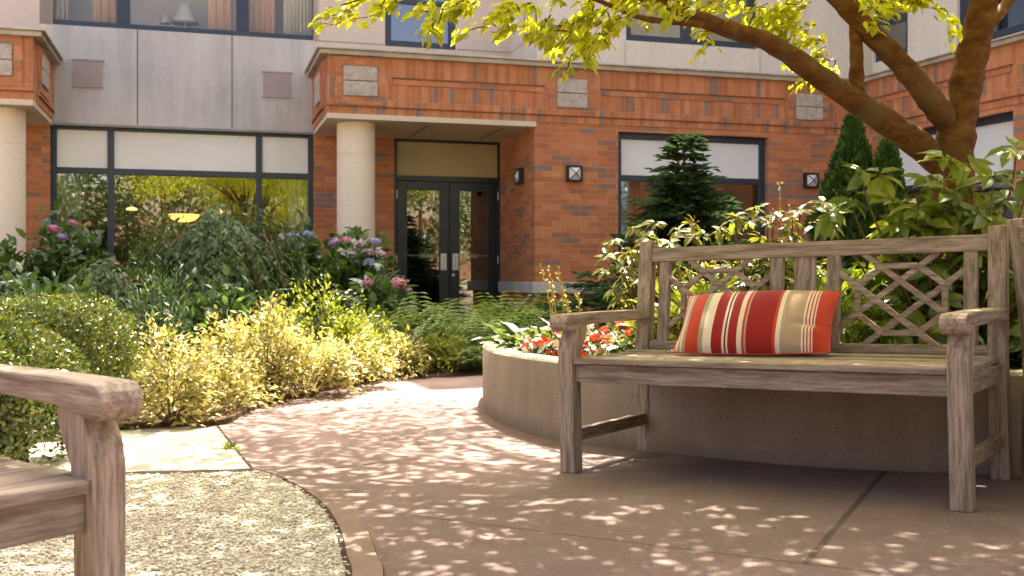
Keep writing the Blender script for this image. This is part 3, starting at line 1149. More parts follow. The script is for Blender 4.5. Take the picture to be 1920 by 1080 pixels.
# -- entrance doors
fw = .09
m = MB()
t0, t1 = BT + .06, BT + .17
m.box(dr['s0'], dr['s0'] + fw * .6, t0, t1, BASE, dr['z1'])
m.box(dr['s1'] - fw, dr['s1'], t0, t1, BASE, dr['z1'])
zh = Z(845, 334, BT)
m.box(dr['s0'] + fw * .6, dr['s1'] - fw, t0, t1, zh - .05, zh + .03)
m.box(dr['s0'] + fw * .6, dr['s1'] - fw, t0, t1, dr['z1'] - .035, dr['z1'])
dfr = part('door_frame', m, NAVY2, bevel=.006)
m = MB()
m.box(dr['s0'] + fw * .6 + .002, dr['s1'] - fw - .002, t0 + .03, t0 + .04, zh + .032, dr['z1'] - .036)
m.build('transom_panel', TANPANEL, dfr)
dm = S(845, BT)
for sg, a, b_ in ((-1, dr['s0'] + fw * .6 + .004, dm - .004), (1, dm + .004, dr['s1'] - fw - .004)):
    m = MB()
    st = .15
    zb0, zb1 = -.15, zh - .054
    m.box(a, a + st, t0 + .01, t0 + .055, zb0, zb1)
    m.box(b_ - st, b_, t0 + .01, t0 + .055, zb0, zb1)
    m.box(a + st, b_ - st, t0 + .01, t0 + .055, zb0, zb0 + .25)
    m.box(a + st, b_ - st, t0 + .01, t0 + .055, zb1 - .13, zb1)
    d = part('door', m, NAVY2, bevel=.004)
    m = MB()
    m.box(a + st + .001, b_ - st - .001, t0 + .03, t0 + .036, zb0 + .251, zb1 - .131)
    m.build('glass', GLASSD, d)
    zp = Z(845, 479, BT)
    m = MB()
    m.bar((a + st - .03, t0 + .10, zp), (b_ - st + .03, t0 + .10, zp), .03, .022)
    xb = b_ - st - .30 if sg < 0 else a + st
    m.box(xb, xb + .30, t0 + .08, t0 + .115, zp - .035, zp + .03)
    m.build('push_bar', PLATE, d, bevel=.004)
    zc = Z(845, 491, BT)
    xc = b_ - st / 2 - .015 if sg < 0 else a + st / 2 + .01
    m = MB()
    m.box(xc - .045, xc + .045, t0 - .006, t0 + .009, zc - .125, zc + .125)
    m.bar((xc, t0 - .05, zc - .10), (xc, t0 - .05, zc + .10), .02, .03, (0, 1, 0))
    m.box(xc - .012, xc + .012, t0 - .05, t0 - .006, zc + .075, zc + .095)
    m.box(xc - .012, xc + .012, t0 - .05, t0 - .006, zc - .095, zc - .075)
    m.build('pull_handle', PLATE, d, bevel=.003)
    if sg > 0:
        m = MB()
        zl = Z(850, 516, BT)
        m.lathe([(.024, -.006), (.024, .004), (.012, .008)], (0, 0, 0), 16)
        o = m.build('lock', STEEL, d)
        o.location = (xc - .03, t0 + .004, zl)
        o.rotation_euler = (PI / 2, 0, 0)
    for zz in (.15, 1.0, zb1 - .2):
        m = MB()
        xh = a - .012 if sg < 0 else b_ + .002
        m.lathe([(.011, -.06), (.011, .06)], (xh + .005, t0 - .006, zz), 10)
        m.build('hinge', STEEL, d)
# -- right wing running towards the camera
WG = math.radians(2.6)
cW, sW = math.cos(WG), math.sin(WG)


def fw_(a, b, z):                               # a towards the viewer from the inner corner, b into the wing
    return (SC + a * sW + b * cW, -a * cW + b * sW, z)


def Aw(px, off=0.0):                            # along-wing coordinate of a photo column
    k = (px - 960) / F
    lo, hi = 0.0, 12.0
    for _ in range(50):
        mid = (lo + hi) / 2
        s_, t_, _z = fw_(mid, off, 0)
        X, Y = OB[0] + s_ * CB - t_ * SB, OB[1] + s_ * SB + t_ * CB
        if X / Y < k:
            lo = mid
        else:
            hi = mid
    return (lo + hi) / 2


def Zw(px, py, off=0.0):
    s_, t_, _z = fw_(Aw(px, off), off, 0)
    return EYE + (HZ - py) / F * (OB[1] + s_ * SB + t_ * CB)


AE = 9.5
g0, g1 = Aw(1662), Aw(1900)
gzt = Zw(1800, 226)
m = MB()
m.box(.001, g0, 0, .3, BASE, ZSOF + .08, fw_)
m.box(g1, AE, 0, .3, BASE, ZSOF + .08, fw_)
m.box(g0, g1, 0, .3, BASE, .9, fw_)
m.box(g0, g1, 0, .3, gzt, ZSOF + .08, fw_)
part('wing_brick_wall', m, BRICK)
window(g0, g1, .9, gzt, 0, [], [gzt - .80], .10, .085, panels={(0, 1)}, panelmat=BLINDB, rec=.10, fn=fw_)
frieze('frieze', .02, AE, fw_, [], [(Aw(1625), Aw(1899)), (Aw(1960), AE - .5)])
m = MB()
m.box(.0, AE, -.14, .30, ZCB + .06, ZCT - .002, fw_)
m.box(.0, AE, -.10, .30, ZCB + .001, ZCB + .06, fw_)
part('cornice', m, STONE, bevel=.008)
u0, u1, v0, v1 = Aw(1616, .3), Aw(1702, .3), Aw(1794, .3), Aw(1794, .3) + 1.9
zu0, zu1 = Zw(1660, 112, .3), Zw(1850, 78, .3)
m = MB()
m.box(.02, u0, .3, .6, ZCB, TOP, fw_)
m.box(u1, v0, .3, .6, ZCB, TOP, fw_)
m.box(v1, AE, .3, .6, ZCB, TOP, fw_)
m.box(u0, u1, .3, .6, ZCB, zu0, fw_)
m.box(u0, u1, .3, .6, zu0 + 1.6, TOP, fw_)
m.box(v0, v1, .3, .6, ZCB, zu1, fw_)
m.box(v0, v1, .3, .6, zu1 + 1.6, TOP, fw_)
part('wing_upper_wall', m, CREAM)
window(u0, u1, zu0, zu0 + 1.6, .3, [], [Zw(1660, 40, .3)], .10, .10, fn=fw_)
window(v0, v1, zu1, zu1 + 1.6, .3, [], [], .12, .10, fn=fw_)
# -- rooms behind the panes and the roof
m = MB()


def room(s0, s1, t0, t1, z0, z1, mw, mf, fn=None, back=True):
    e = .05
    mm = MB()
    mm.box(s0, s0 + e, t0, t1, z0, z1, fn)
    mm.box(s1 - e, s1, t0, t1, z0, z1, fn)
    mm.box(s0 + e, s1 - e, t1 - e, t1, z0, z1, fn)
    mm.box(s0 + e, s1 - e, t0, t1 - e, z1 - e, z1, fn)
    mm.build('room_wall', mw, bld)
    mm = MB()
    mm.box(s0 + e, s1 - e, t0, t1 - e, z0, z0 + e, fn)
    mm.build('room_floor', mf, bld)


ROOMD = m_plain('dim_room_wall', (.135, .118, .10), .8, .2, .1, 1)
ROOMG = m_plain('grey_room_wall', (.78, .75, .71), .8, .2, .1, 1)
room(w1['s0'] - .5, w1['s1'] + .4, T1 + .01, T1 + 6.0, -.1, w1['z1'] + .06, ROOMW, ROOMF)
room(dr['s0'] - .3, dr['s1'] + .3, T1 + .01, T1 + 6.0, -.3, dr['z1'] + .02, ROOMD, ROOMF)
room(wu['s0'] - .4, wu['s1'] + .4, T1 + .01, T1 + 1.25, wu['z0'] - .3, wu['z1'] + .1, ROOMG, ROOMF)
room(wb['s0'] - .3, wb['s1'] + .3, T1 + .01, T1 + 3.0, wb['z0'] - .3, wb['z1'] + .1, ROOMD, ROOMF)
room(wr['s0'] - .3, wr['s1'] + .3, TU + .31, TU + 1.2, wr['z0'] - .3, wr['z1'] + .1, ROOMG, ROOMF)
room(wg['s0'] - .3, wg['s1'] + .3, .31, 4.0, .0, wg['z1'] + .05, ROOMD, ROOMF)
room(g0 - .3, g1 + .3, .31, 3.5, .0, gzt + .05, ROOMD, ROOMF, fw_)
room(u0 - .1, u1 + .2, .61, 3.5, zu0 - .3, zu0 + 1.7, ROOMD, ROOMF, fw_)
room(v0 - .2, v1 + .2, .61, 3.5, zu1 - .3, zu1 + 1.7, ROOMD, ROOMF, fw_)
m = MB()
m.box(SL0 - 4, SR, BT + .02, BT + 9, TOP, TOP + .2)
m.box(SR, SC + 9, TU + .02, BT + 9, TOP + .004, TOP + .204)
m.box(.02, AE, .32, 8, TOP + .008, TOP + .208, fw_)
part('roof', m, STONE)


def bw(s, t, z):                                # building space to world
    return np.array([OB[0] + s * CB - t * SB, OB[1] + s * SB + t * CB, z])


def curtain(s0, s1, t, z0, z1, mat, label, waves=7):
    n = waves * 8
    V, Fc = [], []
    for i in range(n + 1):
        s_ = s0 + (s1 - s0) * i / n
        for z in (z0, z1):
            V.append(bw(s_, t + .035 * math.sin(2 * PI * i / 8) + .01 * math.sin(i * 1.7), z))
    Fc = [(2 * i, 2 * i + 2, 2 * i + 3, 2 * i + 1) for i in range(n)]
    mm = MB()
    mm.add(V, Fc)
    og = bw((s0 + s1) / 2, t, z0)
    o = mm.build('curtain', mat, None, og, smooth=True)
    o.location = og
    sol = o.modifiers.new('thick', 'SOLIDIFY')
    sol.thickness = .004
    return tag(o, label, 'curtain', 'curtains behind the windows')


tc = T1 + .12
curtain(S(100, tc), S(152, tc), tc, .1, wz, SHEER, 'sheer pale curtain at the left end of the large ground floor window', 6)
curtain(S(540, tc), S(583, tc), tc, .1, wz, SHEER, 'sheer pale curtain at the right end of the large ground floor window', 6)
zc0, zc1 = wu['z0'] - .1, wu['z1']
curtain(S(84, tc), S(128, tc), tc, zc0, zc1, SHEER, 'cream curtain at the left side of the upper left window pane', 5)
curtain(S(175, tc), S(219, tc), tc, zc0, zc1, TANCLOTH_REFL, 'tan sheet standing in for a sunlit reflection, right side of the upper left pane', 3)  # tan sheet put in place of a sunlit reflection in the pane
curtain(S(390, tc), S(436, tc), tc, zc0, zc1, TANCLOTH_REFL, 'tan curtain beside the white lamp in the upper middle pane', 3)
curtain(S(470, tc), S(515, tc), tc, zc0, zc1, TANCLOTH_REFL, 'tan and cream curtain at the left of the upper right pane', 4)
curtain(S(532, tc), S(586, tc), tc, zc0, zc1, SHEER, 'pleated sheer curtain at the right of the upper right pane', 8)


def table_lamp(px, py_top, py_bot, w, t, label):
    dY = depth(px, t)
    r = w / 2 / F * dY
    z1, z0 = Z(px, py_top, t), Z(px, py_bot, t)
    c = bw(S(px, t), t, z0 - .35)
    o = thing('table_lamp', label, 'lamp', c, 0, 'white lamps in the upper window')
    mm = MB()
    h = z1 - z0
    mm.lathe([(r, 0), (r * .93, h * .12), (r * .62, h * .55), (r * .42, h)], (0, 0, .35), 24)
    mm.build('lamp_shade', SHADE, o, smooth=True)
    mm = MB()
    mm.lathe([(.09, 0), (.09, .02), (.03, .05), (.05, .15), (.06, .22), (.02, .30), (.012, .36)], (0, 0, 0), 16)
    mm.build('lamp_base', BLIND, o, smooth=True)
    tb = thing('side_table', 'small dark table under the ' + label.split(' ')[0] + ' white lamp upstairs', 'table', c + np.array([0, 0, -.55]), BA, 'lamp tables upstairs')
    mm = MB()
    mm.box(-.2, .2, -.2, .2, .52, .548)
    mm.build('tabletop', ROOMF, tb, bevel=.004)
    for a in (-.17, .17):
        for b in (-.17, .17):
            mm = MB()
            mm.box(a - .018, a + .018, b - .018, b + .018, .0, .52)
            mm.build('leg', ROOMF, tb)


table_lamp(347, 8, 44, 50, T1 + .75, 'larger white tapered lamp shade seen through the upper middle pane')
table_lamp(309, 27, 44, 19, T1 + .9, 'smaller white lamp shade left of the large one upstairs')
# a lit bowl pendant and two downlights in the dining room
tp = T1 + 2.2
c = bw(S(345, tp), tp, Z(345, 416, tp))
o = thing('pendant_lamp', 'glowing orange glass bowl lamp hanging inside the ground floor window', 'lamp', c)
r = 28 / F * depth(345, tp)
mm = MB()
mm.lathe([(r * .35, -.0), (r * .75, .035), (r * .95, .08), (r, .12), (r * .97, .12), (r * .9, .085), (r * .7, .045), (.001, .015)], (0, 0, 0), 28)
mm.build('lamp_bowl', ORANGE, o, smooth=True)
mm = MB()
zt_ = w1['z1'] - c[2] - .0
mm.tube([(0, 0, .02), (0, 0, zt_)], .012, 8)
mm.build('lamp_rod', BLACK, o)
for px, py, lb in ((247, 394, 'left of'), (411, 398, 'right of')):
    tq = T1 + 5.0
    c = bw(S(px, tq), tq, Z(px, py, tq))
    o = thing('downlight', 'small warm light seen through the window %s the orange bowl lamp' % lb, 'lamp', c, 0, 'small warm lights in the dining room')
    mm = MB()
    mm.lathe([(.10, 0), (.10, .03), (.03, .06)], (0, 0, 0), 18)
    mm.build('lamp_disc', WARM, o)
    mm = MB()
    mm.tube([(0, 0, .055), (0, 0, w1['z1'] - c[2])], .01, 6)
    mm.build('lamp_stem', BLACK, o)


# -- square wall lanterns
def lantern(loc, rz, label, size=.225):
    o = thing('wall_lantern', label, 'lamp', loc, rz, 'square wall lanterns on the brickwork')
    h = size / 2
    mm = MB()
    mm.box(-h, h, -.03, -.001, -h, h)
    fw2 = .028
    for q in ((-h, h, -h, -h + fw2), (-h, h, h - fw2, h)):
        mm.box(q[0], q[1], -.075, -.0305, q[2], q[3])
    for q in ((-h, -h + fw2), (h - fw2, h)):
        mm.box(q[0], q[1], -.074, -.0305, -h + fw2, h - fw2)
    mm.build('lantern_frame', BLACK, o, bevel=.004)
    g = h - fw2 - .002
    mm = MB()
    mm.add([(-g, -.068, -g), (g, -.068, -g), (g, -.068, g), (-g, -.068, g), (0, -.12, 0)], [(0, 1, 4), (1, 2, 4), (2, 3, 4), (3, 0, 4), (3, 2, 1, 0)])
    mm.build('lantern_glass', LAMPGLASS, o)
    mm = MB()
    for a, b in ((-g, -g), (g, -g), (g, g), (-g, g)):
        mm.bar((a, -.070, b), (0, -.122, 0), .010, .010, (0, 1, 0))
    mm.build('glazing_bar', BLACK, o)
    return o


lantern(bw(S(1075, 0), -.001, Z(1075, 326, 0)), BA, 'square black wall lantern with crossed bars, between porch and shaded window')
lantern(bw(S(1518, 0), -.001, Z(1518, 339, 0)), BA, 'square black wall lantern on the brick beside the pointed evergreen')
tl = .62
sa_ = S(1003, 0)
lantern(bw(SAL - .001, tl, Z(982, 331, tl)), BA - PI / 2, 'square black wall lantern seen side on, inside the porch by the doors')

# ------------------------------------------------------------------ plants
def shrub(name, label, cat, x, y, z0, rx, ry, h, n, ln, tpl, mat, mode='out', clumps=40, spread=.22, group=None, stems=8, stemmat=None, flat=.5, up=.35, low=.12, parent_fn=None):
    """leaves gathered in clumps through an uneven dome, over a bundle of stems"""
    th = thing(name, label, cat, (x, y, z0), 0, group)
    m = MB()
    cd = rand_dirs(clumps)
    cd[:, 2] = np.abs(cd[:, 2]) * 1.0 - .05
    cr = rng.uniform(.45, 1.0, clumps) ** .6
    cc = cd * cr[:, None] * np.array([rx, ry, h * (1 - flat * 0)])[None] * rng.uniform(.8, 1.08, (clumps, 1))
    cc[:, 2] = np.clip(cc[:, 2] + h * low, h * .06, h * 1.05)
    idx = rng.integers(0, clumps, n)
    sp = spread * np.array([rx, ry, h])
    pos = cc[idx] + rng.normal(0, 1, (n, 3)) * sp[None]
    pos = pos[(pos[:, 2] > .01)]
    n = len(pos)
    out = unit(pos * np.array([1 / rx, 1 / ry, .6 / h]))
    if mode == 'out':
        d = out + rng.normal(0, .55, (n, 3))
        d[:, 2] += up
    elif mode == 'down':
        d = out * .8 + rng.normal(0, .35, (n, 3))
        d[:, 2] -= .75
    else:
        d = rng.normal(0, .45, (n, 3))
        d[:, 2] += 1.0
    upv = out * .4 + rng.normal(0, .35, (n, 3))
    upv[:, 2] += .9
    m.leaves(tpl, pos, d, upv, ln * rng.uniform(.65, 1.3, n))
    m.build('foliage', mat, th)
    if stems:
        s = MB()
        for k in rng.choice(clumps, min(stems, clumps), replace=False):
            e = cc[k]
            b = np.array([e[0] * .12, e[1] * .12, -.02])
            mid = (b + e) / 2 + np.array([0, 0, h * .12])
            s.tube(spline([b, mid, e], 4), np.linspace(.009, .003, 9) * max(.5, min(1.6, h)), 5)
        s.build('stem', stemmat or TWIG, th)
    return th


def bedz(x, y):
    return gz(x, y) + .025


def dome(name, label, px, Y, ztop_py, half_px, ry, n, ln, mat, group=None):
    """a weeping mound: strands of small leaves hanging over a round crown"""
    x = Xat(px, Y)
    z0 = bedz(x, Y)
    h = Zat(ztop_py, Y) - z0
    rx = half_px / F * Y
    th = thing(name, label, 'shrub', (x, Y, z0), 0, group)
    ns = n // 22
    a = rng.uniform(0, 2 * PI, ns)
    e0 = rng.uniform(.15, 1.5, ns)
    pos_, d_, u_ = [], [], []
    for k in range(ns):
        aa = a[k] + np.linspace(0, rng.normal(0, .22), 22)
        ee = e0[k] - np.linspace(0, rng.uniform(.35, .8), 22)
        lump = 1 + .07 * math.sin(a[k] * 4 + 1) + .06 * math.sin(e0[k] * 9 + a[k] * 3)
        rr = rng.uniform(.82, 1.03) * lump
        ce = np.cos(np.clip(ee, 0, 2))
        p = np.column_stack([np.cos(aa) * ce * rx * rr, np.sin(aa) * ce * ry * rr, np.maximum(np.sin(ee) * h * rr, .03 * h + rng.uniform(0, .08))])
        t = unit(np.gradient(p, axis=0) + 1e-6)
        o = unit(p / np.array([rx, ry, h]) ** 2)
        sd = np.cross(t, o) * np.where(np.arange(22) % 2, 1, -1)[:, None]
        pos_.append(p + rng.normal(0, .012, p.shape))
        d_.append(t * .8 + sd * .7 + o * .25 + rng.normal(0, .25, p.shape) + np.array([0, 0, -.25]))
        u_.append(o + rng.normal(0, .3, p.shape))
    mm = MB()
    mm.leaves(blade(.38, .3), np.concatenate(pos_), np.concatenate(d_), np.concatenate(u_), ln * rng.uniform(.6, 1.25, ns * 22))
    mm.build('foliage', mat, th)
    st = MB()
    st.tube([(0, 0, -.05), (.03, 0, h * .4), (0, .02, h * .9)], [.05, .04, .015], 7)
    for k in range(14):
        b = 2 * PI * k / 14
        st.tube(spline([(0, 0, h * .6), (math.cos(b) * rx * .5, math.sin(b) * ry * .5, h * .85), (math.cos(b) * rx * .85, math.sin(b) * ry * .85, h * .35)], 4), np.linspace(.016, .004, 9), 5)
    st.build('stem', TWIG, th)


def shrub_px(px, Y, ztop_py, half_px, depth_m, **kw):
    x = Xat(px, Y)
    z0 = bedz(x, Y)
    h = Zat(ztop_py, Y) - z0
    return shrub(x=x, y=Y, z0=z0, rx=half_px / F * Y, ry=depth_m, h=h, **kw)


# golden spireas along the bed edge
gold = [
    (322, 5.85, 655, 80, .30, 1300, 'small low golden shrub with bare twiggy base, nearest the slab path'),
    (300, 7.0, 612, 70, .34, 1200, 'golden shrub tucked against the rounded end of the clipped hedge'),
    (392, 6.5, 656, 105, .40, 1700, 'golden shrub right of the twiggy one, bright along the path edge'),
    (500, 7.2, 588, 95, .42, 1700, 'tallest golden shrub, sunlit sprays rising in front of the dark weeping bush'),
    (575, 7.35, 642, 95, .40, 1600, 'golden shrub on the path edge, directly below the hydrangea flowers'),
    (662, 7.95, 632, 85, .42, 1500, 'golden shrub left of the last small one along the path edge'),
    (420, 7.3, 600, 75, .36, 1200, 'golden shrub behind the front pair, below the weeping bush'),
    (757, 8.9, 636, 62, .38, 1000, 'small half shaded golden shrub where the ferns begin'),
]
for px, Y, pt, hp, dm_, n, lb in gold:
    shrub_px(px, Y, pt, hp, dm_, name='golden_shrub', label=lb, cat='shrub', n=int(n * 1.15), ln=.042, tpl=blade(.46, .2), mat=L_GOLD, clumps=60, spread=.12, group='golden shrubs along the path', stems=26, low=.12, up=.05)
lime = [
    (600, 8.9, 545, 85, .5, 'green spirea mound in front of the pink and blue hydrangea'),
    (700, 9.4, 590, 75, .5, 'yellow green shrub below the purple hydrangea heads'),
    (505, 8.5, 600, 80, .45, 'green shrub just behind the tallest golden shrub'),
    (655, 8.6, 600, 70, .4, 'olive green shrub between golden shrubs and ferns'),
    (830, 9.2, 632, 75, .4, 'low olive shrub at the front foot of the ferns'),
]
for px, Y, pt, hp, dm_, lb in lime:
    shrub_px(px, Y, pt, hp, dm_, name='green_shrub', label=lb, cat='shrub', n=2400, ln=.045, tpl=blade(.42, .2), mat=L_LIME, clumps=70, spread=.12, group='green shrubs behind the golden ones', stems=8)

# clipped boxwood
def hedge(label, x0, x1, y, ry, h, n, name='boxwood_hedge'):
    cx = (x0 + x1) / 2
    z0 = gz(cx, y) + .01
    th = thing(name, label, 'hedge', (cx, y, z0), 0, 'clipped boxwood hedges')
    rx = (x1 - x0) / 2
    d = rand_dirs(n)
    d[:, 2] = np.abs(d[:, 2])
    # superellipsoid skin with a lumpy surface
    e = .5
    q = np.sign(d) * np.abs(d) ** e
    q /= (np.sum(np.abs(q) ** 4, 1) ** .25)[:, None]
    lump = 1 + .05 * np.sin(q[:, 0] * rx * 9 + 1) * np.cos(q[:, 1] * 7) + .04 * np.sin(q[:, 2] * 8 + q[:, 0] * rx * 5)
    r = lump * rng.uniform(.90, 1.02, n)
    pos = q * r[:, None] * np.array([rx, ry, h])
    nrm_ = unit(np.sign(q) * np.abs(q) ** 3 / np.array([rx, ry, h]) + rng.normal(0, .02, (n, 3)))
    dd = nrm_ + rng.normal(0, .7, (n, 3))
    dd[:, 2] += .3
    mm = MB()
    mm.leaves(blade(.60, .1), pos, dd, nrm_ + rng.normal(0, .5, (n, 3)), rng.uniform(.016, .032, n))
    mm.build('foliage', L_BOX, th)
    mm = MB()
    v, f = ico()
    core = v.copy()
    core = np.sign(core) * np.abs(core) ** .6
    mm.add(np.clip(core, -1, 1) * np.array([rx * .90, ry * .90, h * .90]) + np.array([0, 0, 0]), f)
    mm.build('shade_core', m_plain('inner_shade_brown', (.030, .026, .014), .9, .1, .3, 20), th)  # solid dark core, the hedge's inner shade put into its colour
    return th


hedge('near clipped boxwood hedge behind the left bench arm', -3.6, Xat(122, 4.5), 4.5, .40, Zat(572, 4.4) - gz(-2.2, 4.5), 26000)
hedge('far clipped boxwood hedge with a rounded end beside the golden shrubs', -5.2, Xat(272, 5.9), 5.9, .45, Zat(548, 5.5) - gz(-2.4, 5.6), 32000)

# weeping bush and dark companions
dome('weeping_bush', 'large dark green weeping bush humped in front of the wide window', 418, 11.0, 402, 190, 1.0, 13000, .085, L_DARK)
dome('weeping_bush', 'lower dark weeping bush left of the large humped one', 215, 10.0, 492, 135, .8, 7000, .08, L_DARK)
shrub_px(300, 9.0, 535, 95, .6, name='dark_shrub', label='feathery dark green shrub between the hedge and the weeping bush', cat='shrub', n=2800, ln=.06, tpl=blade(.25, .2), mat=L_HYD, mode='up', clumps=70, spread=.13, stems=6, group='dark shrubs in the bed')
shrub_px(430, 9.2, 560, 120, .6, name='dark_shrub', label='broad leaved dark shrub at the foot of the weeping bush', cat='shrub', n=2200, ln=.10, tpl=blade(.5, .3), mat=L_HYD, clumps=70, spread=.12, stems=6, group='dark shrubs in the bed')
shrub_px(90, 9.2, 545, 120, .6, name='dark_shrub', label='dark leafy shrub rising behind the far hedge', cat='shrub', n=2200, ln=.10, tpl=blade(.5, .3), mat=L_HYD, clumps=70, spread=.12, stems=6, group='dark shrubs in the bed')

# hydrangeas with mop heads
def flower_head(r, n=110):
    d = rand_dirs(n)
    d[:, 2] = np.where(d[:, 2] < -.3, -d[:, 2], d[:, 2])
    mm = MB()
    t = unit(np.cross(d, rng.normal(size=(n, 3))))
    mm.leaves(rhomb(.9), d * r * rng.uniform(.82, 1.0, (n, 1)) * np.array([1, 1, .8]) - t * r * .18, t, d, r * .40)
    return mm


heads = {}


def hydrangea(label, px, Y, pt, hp, dm_, fl, n=1500):
    th = shrub_px(px, Y, pt, hp, dm_, name='hydrangea_bush', label=label, cat='shrub', n=n, ln=.14, tpl=blade(.62, .3), mat=L_HYD, clumps=80, spread=.10, stems=8, group='hydrangeas against the building', up=.1)
    for fx, fy, c, r in fl:
        yy = Y - dm_ * .75
        p = P(fx, fy, yy)
        loc = p - np.array(th.location)
        if c not in heads:
            o = flower_head(.085).build('flower_head', PETAL[c], th)
            heads[c] = o
        else:
            o = heads[c].copy()
            COL.objects.link(o)
            o.parent = th
        o.location = tuple(loc)
        o.scale = (r * .85,) * 3
        o.rotation_euler = (rng.uniform(-.4, .4), rng.uniform(-.4, .4), rng.uniform(0, 6))
        s = MB()
        s.tube(spline([loc * np.array([.5, .5, .3]), loc * np.array([.85, .9, .75]), loc], 4), .005, 5)
        s.build('flower_stalk', STEMG, th)
    return th


hydrangea('pink flowered hydrangea in front of the left end of the wide window', 125, 12.0, 432, 95, .6, [(100, 431, 'pink', 1.0), (136, 420, 'pink', .8), (118, 446, 'purple', .9)], 1700)
hydrangea('hydrangea at the left edge with hardly any flowers', 30, 11.4, 478, 85, .6, [(217, 498, 'pink', .7)], 1300)
hydrangea('blue flowered hydrangea between the weeping bush and the porch column', 570, 12.2, 452, 75, .6, [(545, 446, 'blue', 1.0), (577, 441, 'blue', .9), (560, 462, 'purple', .6)], 1300)
hydrangea('hydrangea with mauve and purple heads in front of the porch column', 668, 11.4, 462, 85, .6,
          [(628, 456, 'purple', 1.0), (648, 452, 'pink', .8), (676, 461, 'mauve', 1.0), (704, 456, 'purple', 1.0), (690, 474, 'mauve', 1.1), (712, 478, 'mauve', 1.0), (693, 494, 'blue', 1.1), (660, 478, 'mauve', .8)], 1700)
hydrangea('lower hydrangea with magenta heads left of the glass doors', 715, 10.6, 535, 62, .5, [(690, 531, 'pink', .8), (747, 533, 'pink', 1.15), (766, 545, 'purple', .5)], 1000)


# ferns
def frond(length, lean, n=15):
    V, Fc = [], []
    pts = []
    for i in range(n + 1):
        t = i / n
        a = lean * (.35 + .9 * t)
        pts.append((0, 0, 0) if i == 0 else (pts[-1][0] + math.sin(a) * length / n, 0, pts[-1][2] + math.cos(a) * length / n))
    for i in range(2, n + 1):
        t = i / n
        w = length * .26 * math.sin(PI * min(1, .16 + .86 * (1 - t))) ** .8
        p = np.array(pts[i])
        for sg in (-1, 1):
            tip = p + np.array([w * .35, sg * w, -.16 * w])
            q = p + np.array([w * .05, sg * w * .5, .03 * w])
            a = np.array([.30, 0, -.05]) * length / n * 1.3
            b = len(V)
            V += [p, q + a * 1.1, tip, q - a * 1.0]
            Fc += [(b, b + 1, b + 2), (b, b + 2, b + 3)]
    return np.array(V), Fc


def fern(label, px, Y, pt, n=16, z=None, group='ferns in front of the doors', ln=None):
    x = Xat(px, Y)
    z0 = bedz(x, Y) if z is None else z
    h = (Zat(pt, Y) - z0) if ln is None else ln
    th = thing('fern', label, 'fern', (x, Y, z0), 0, group)
    mm = MB()
    for k in range(n):
        V, Fc = frond(h * rng.uniform(.95, 1.35), rng.uniform(.35, 1.25))
        a = rng.uniform(0, 2 * PI)
        c, s = math.cos(a), math.sin(a)
        Rm = np.array([[c, -s, 0], [s, c, 0], [0, 0, 1]])
        mm.add(V @ Rm.T + np.array([rng.uniform(-.05, .05), rng.uniform(-.05, .05), 0]), Fc)
    mm.build('fronds', L_FERN, th)
    return th


fl = [(745, 10.0, 575, 'fern leftmost in the drift, beside the magenta hydrangea heads'), (800, 10.2, 572, 'fern in front of the left door leaf'),
      (850, 10.4, 578, 'fern below the middle of the double doors'), (905, 10.2, 575, 'fern in front of the right door leaf'),
      (955, 10.6, 560, 'tallest fern, at the right jamb of the doors'), (1000, 10.4, 575, 'fern under the stone band right of the doors'),
      (780, 9.5, 600, 'fern in the front row beside the small golden shrub'), (850, 9.6, 605, 'fern in the middle of the front row'),
      (910, 9.5, 602, 'fern in the front row left of the planter'), (965, 9.7, 592, 'fern in the front row, partly behind the planter rim'),
      (860, 9.05, 650, 'low fern spilling over the path edge'), (1040, 10.0, 585, 'fern behind the tall yellow flower stalks'), (900, 9.1, 655, 'lowest fern at the path edge by the planter')]
for px, Y, pt, lb in fl:
    fern(lb, px, Y, pt, 26)


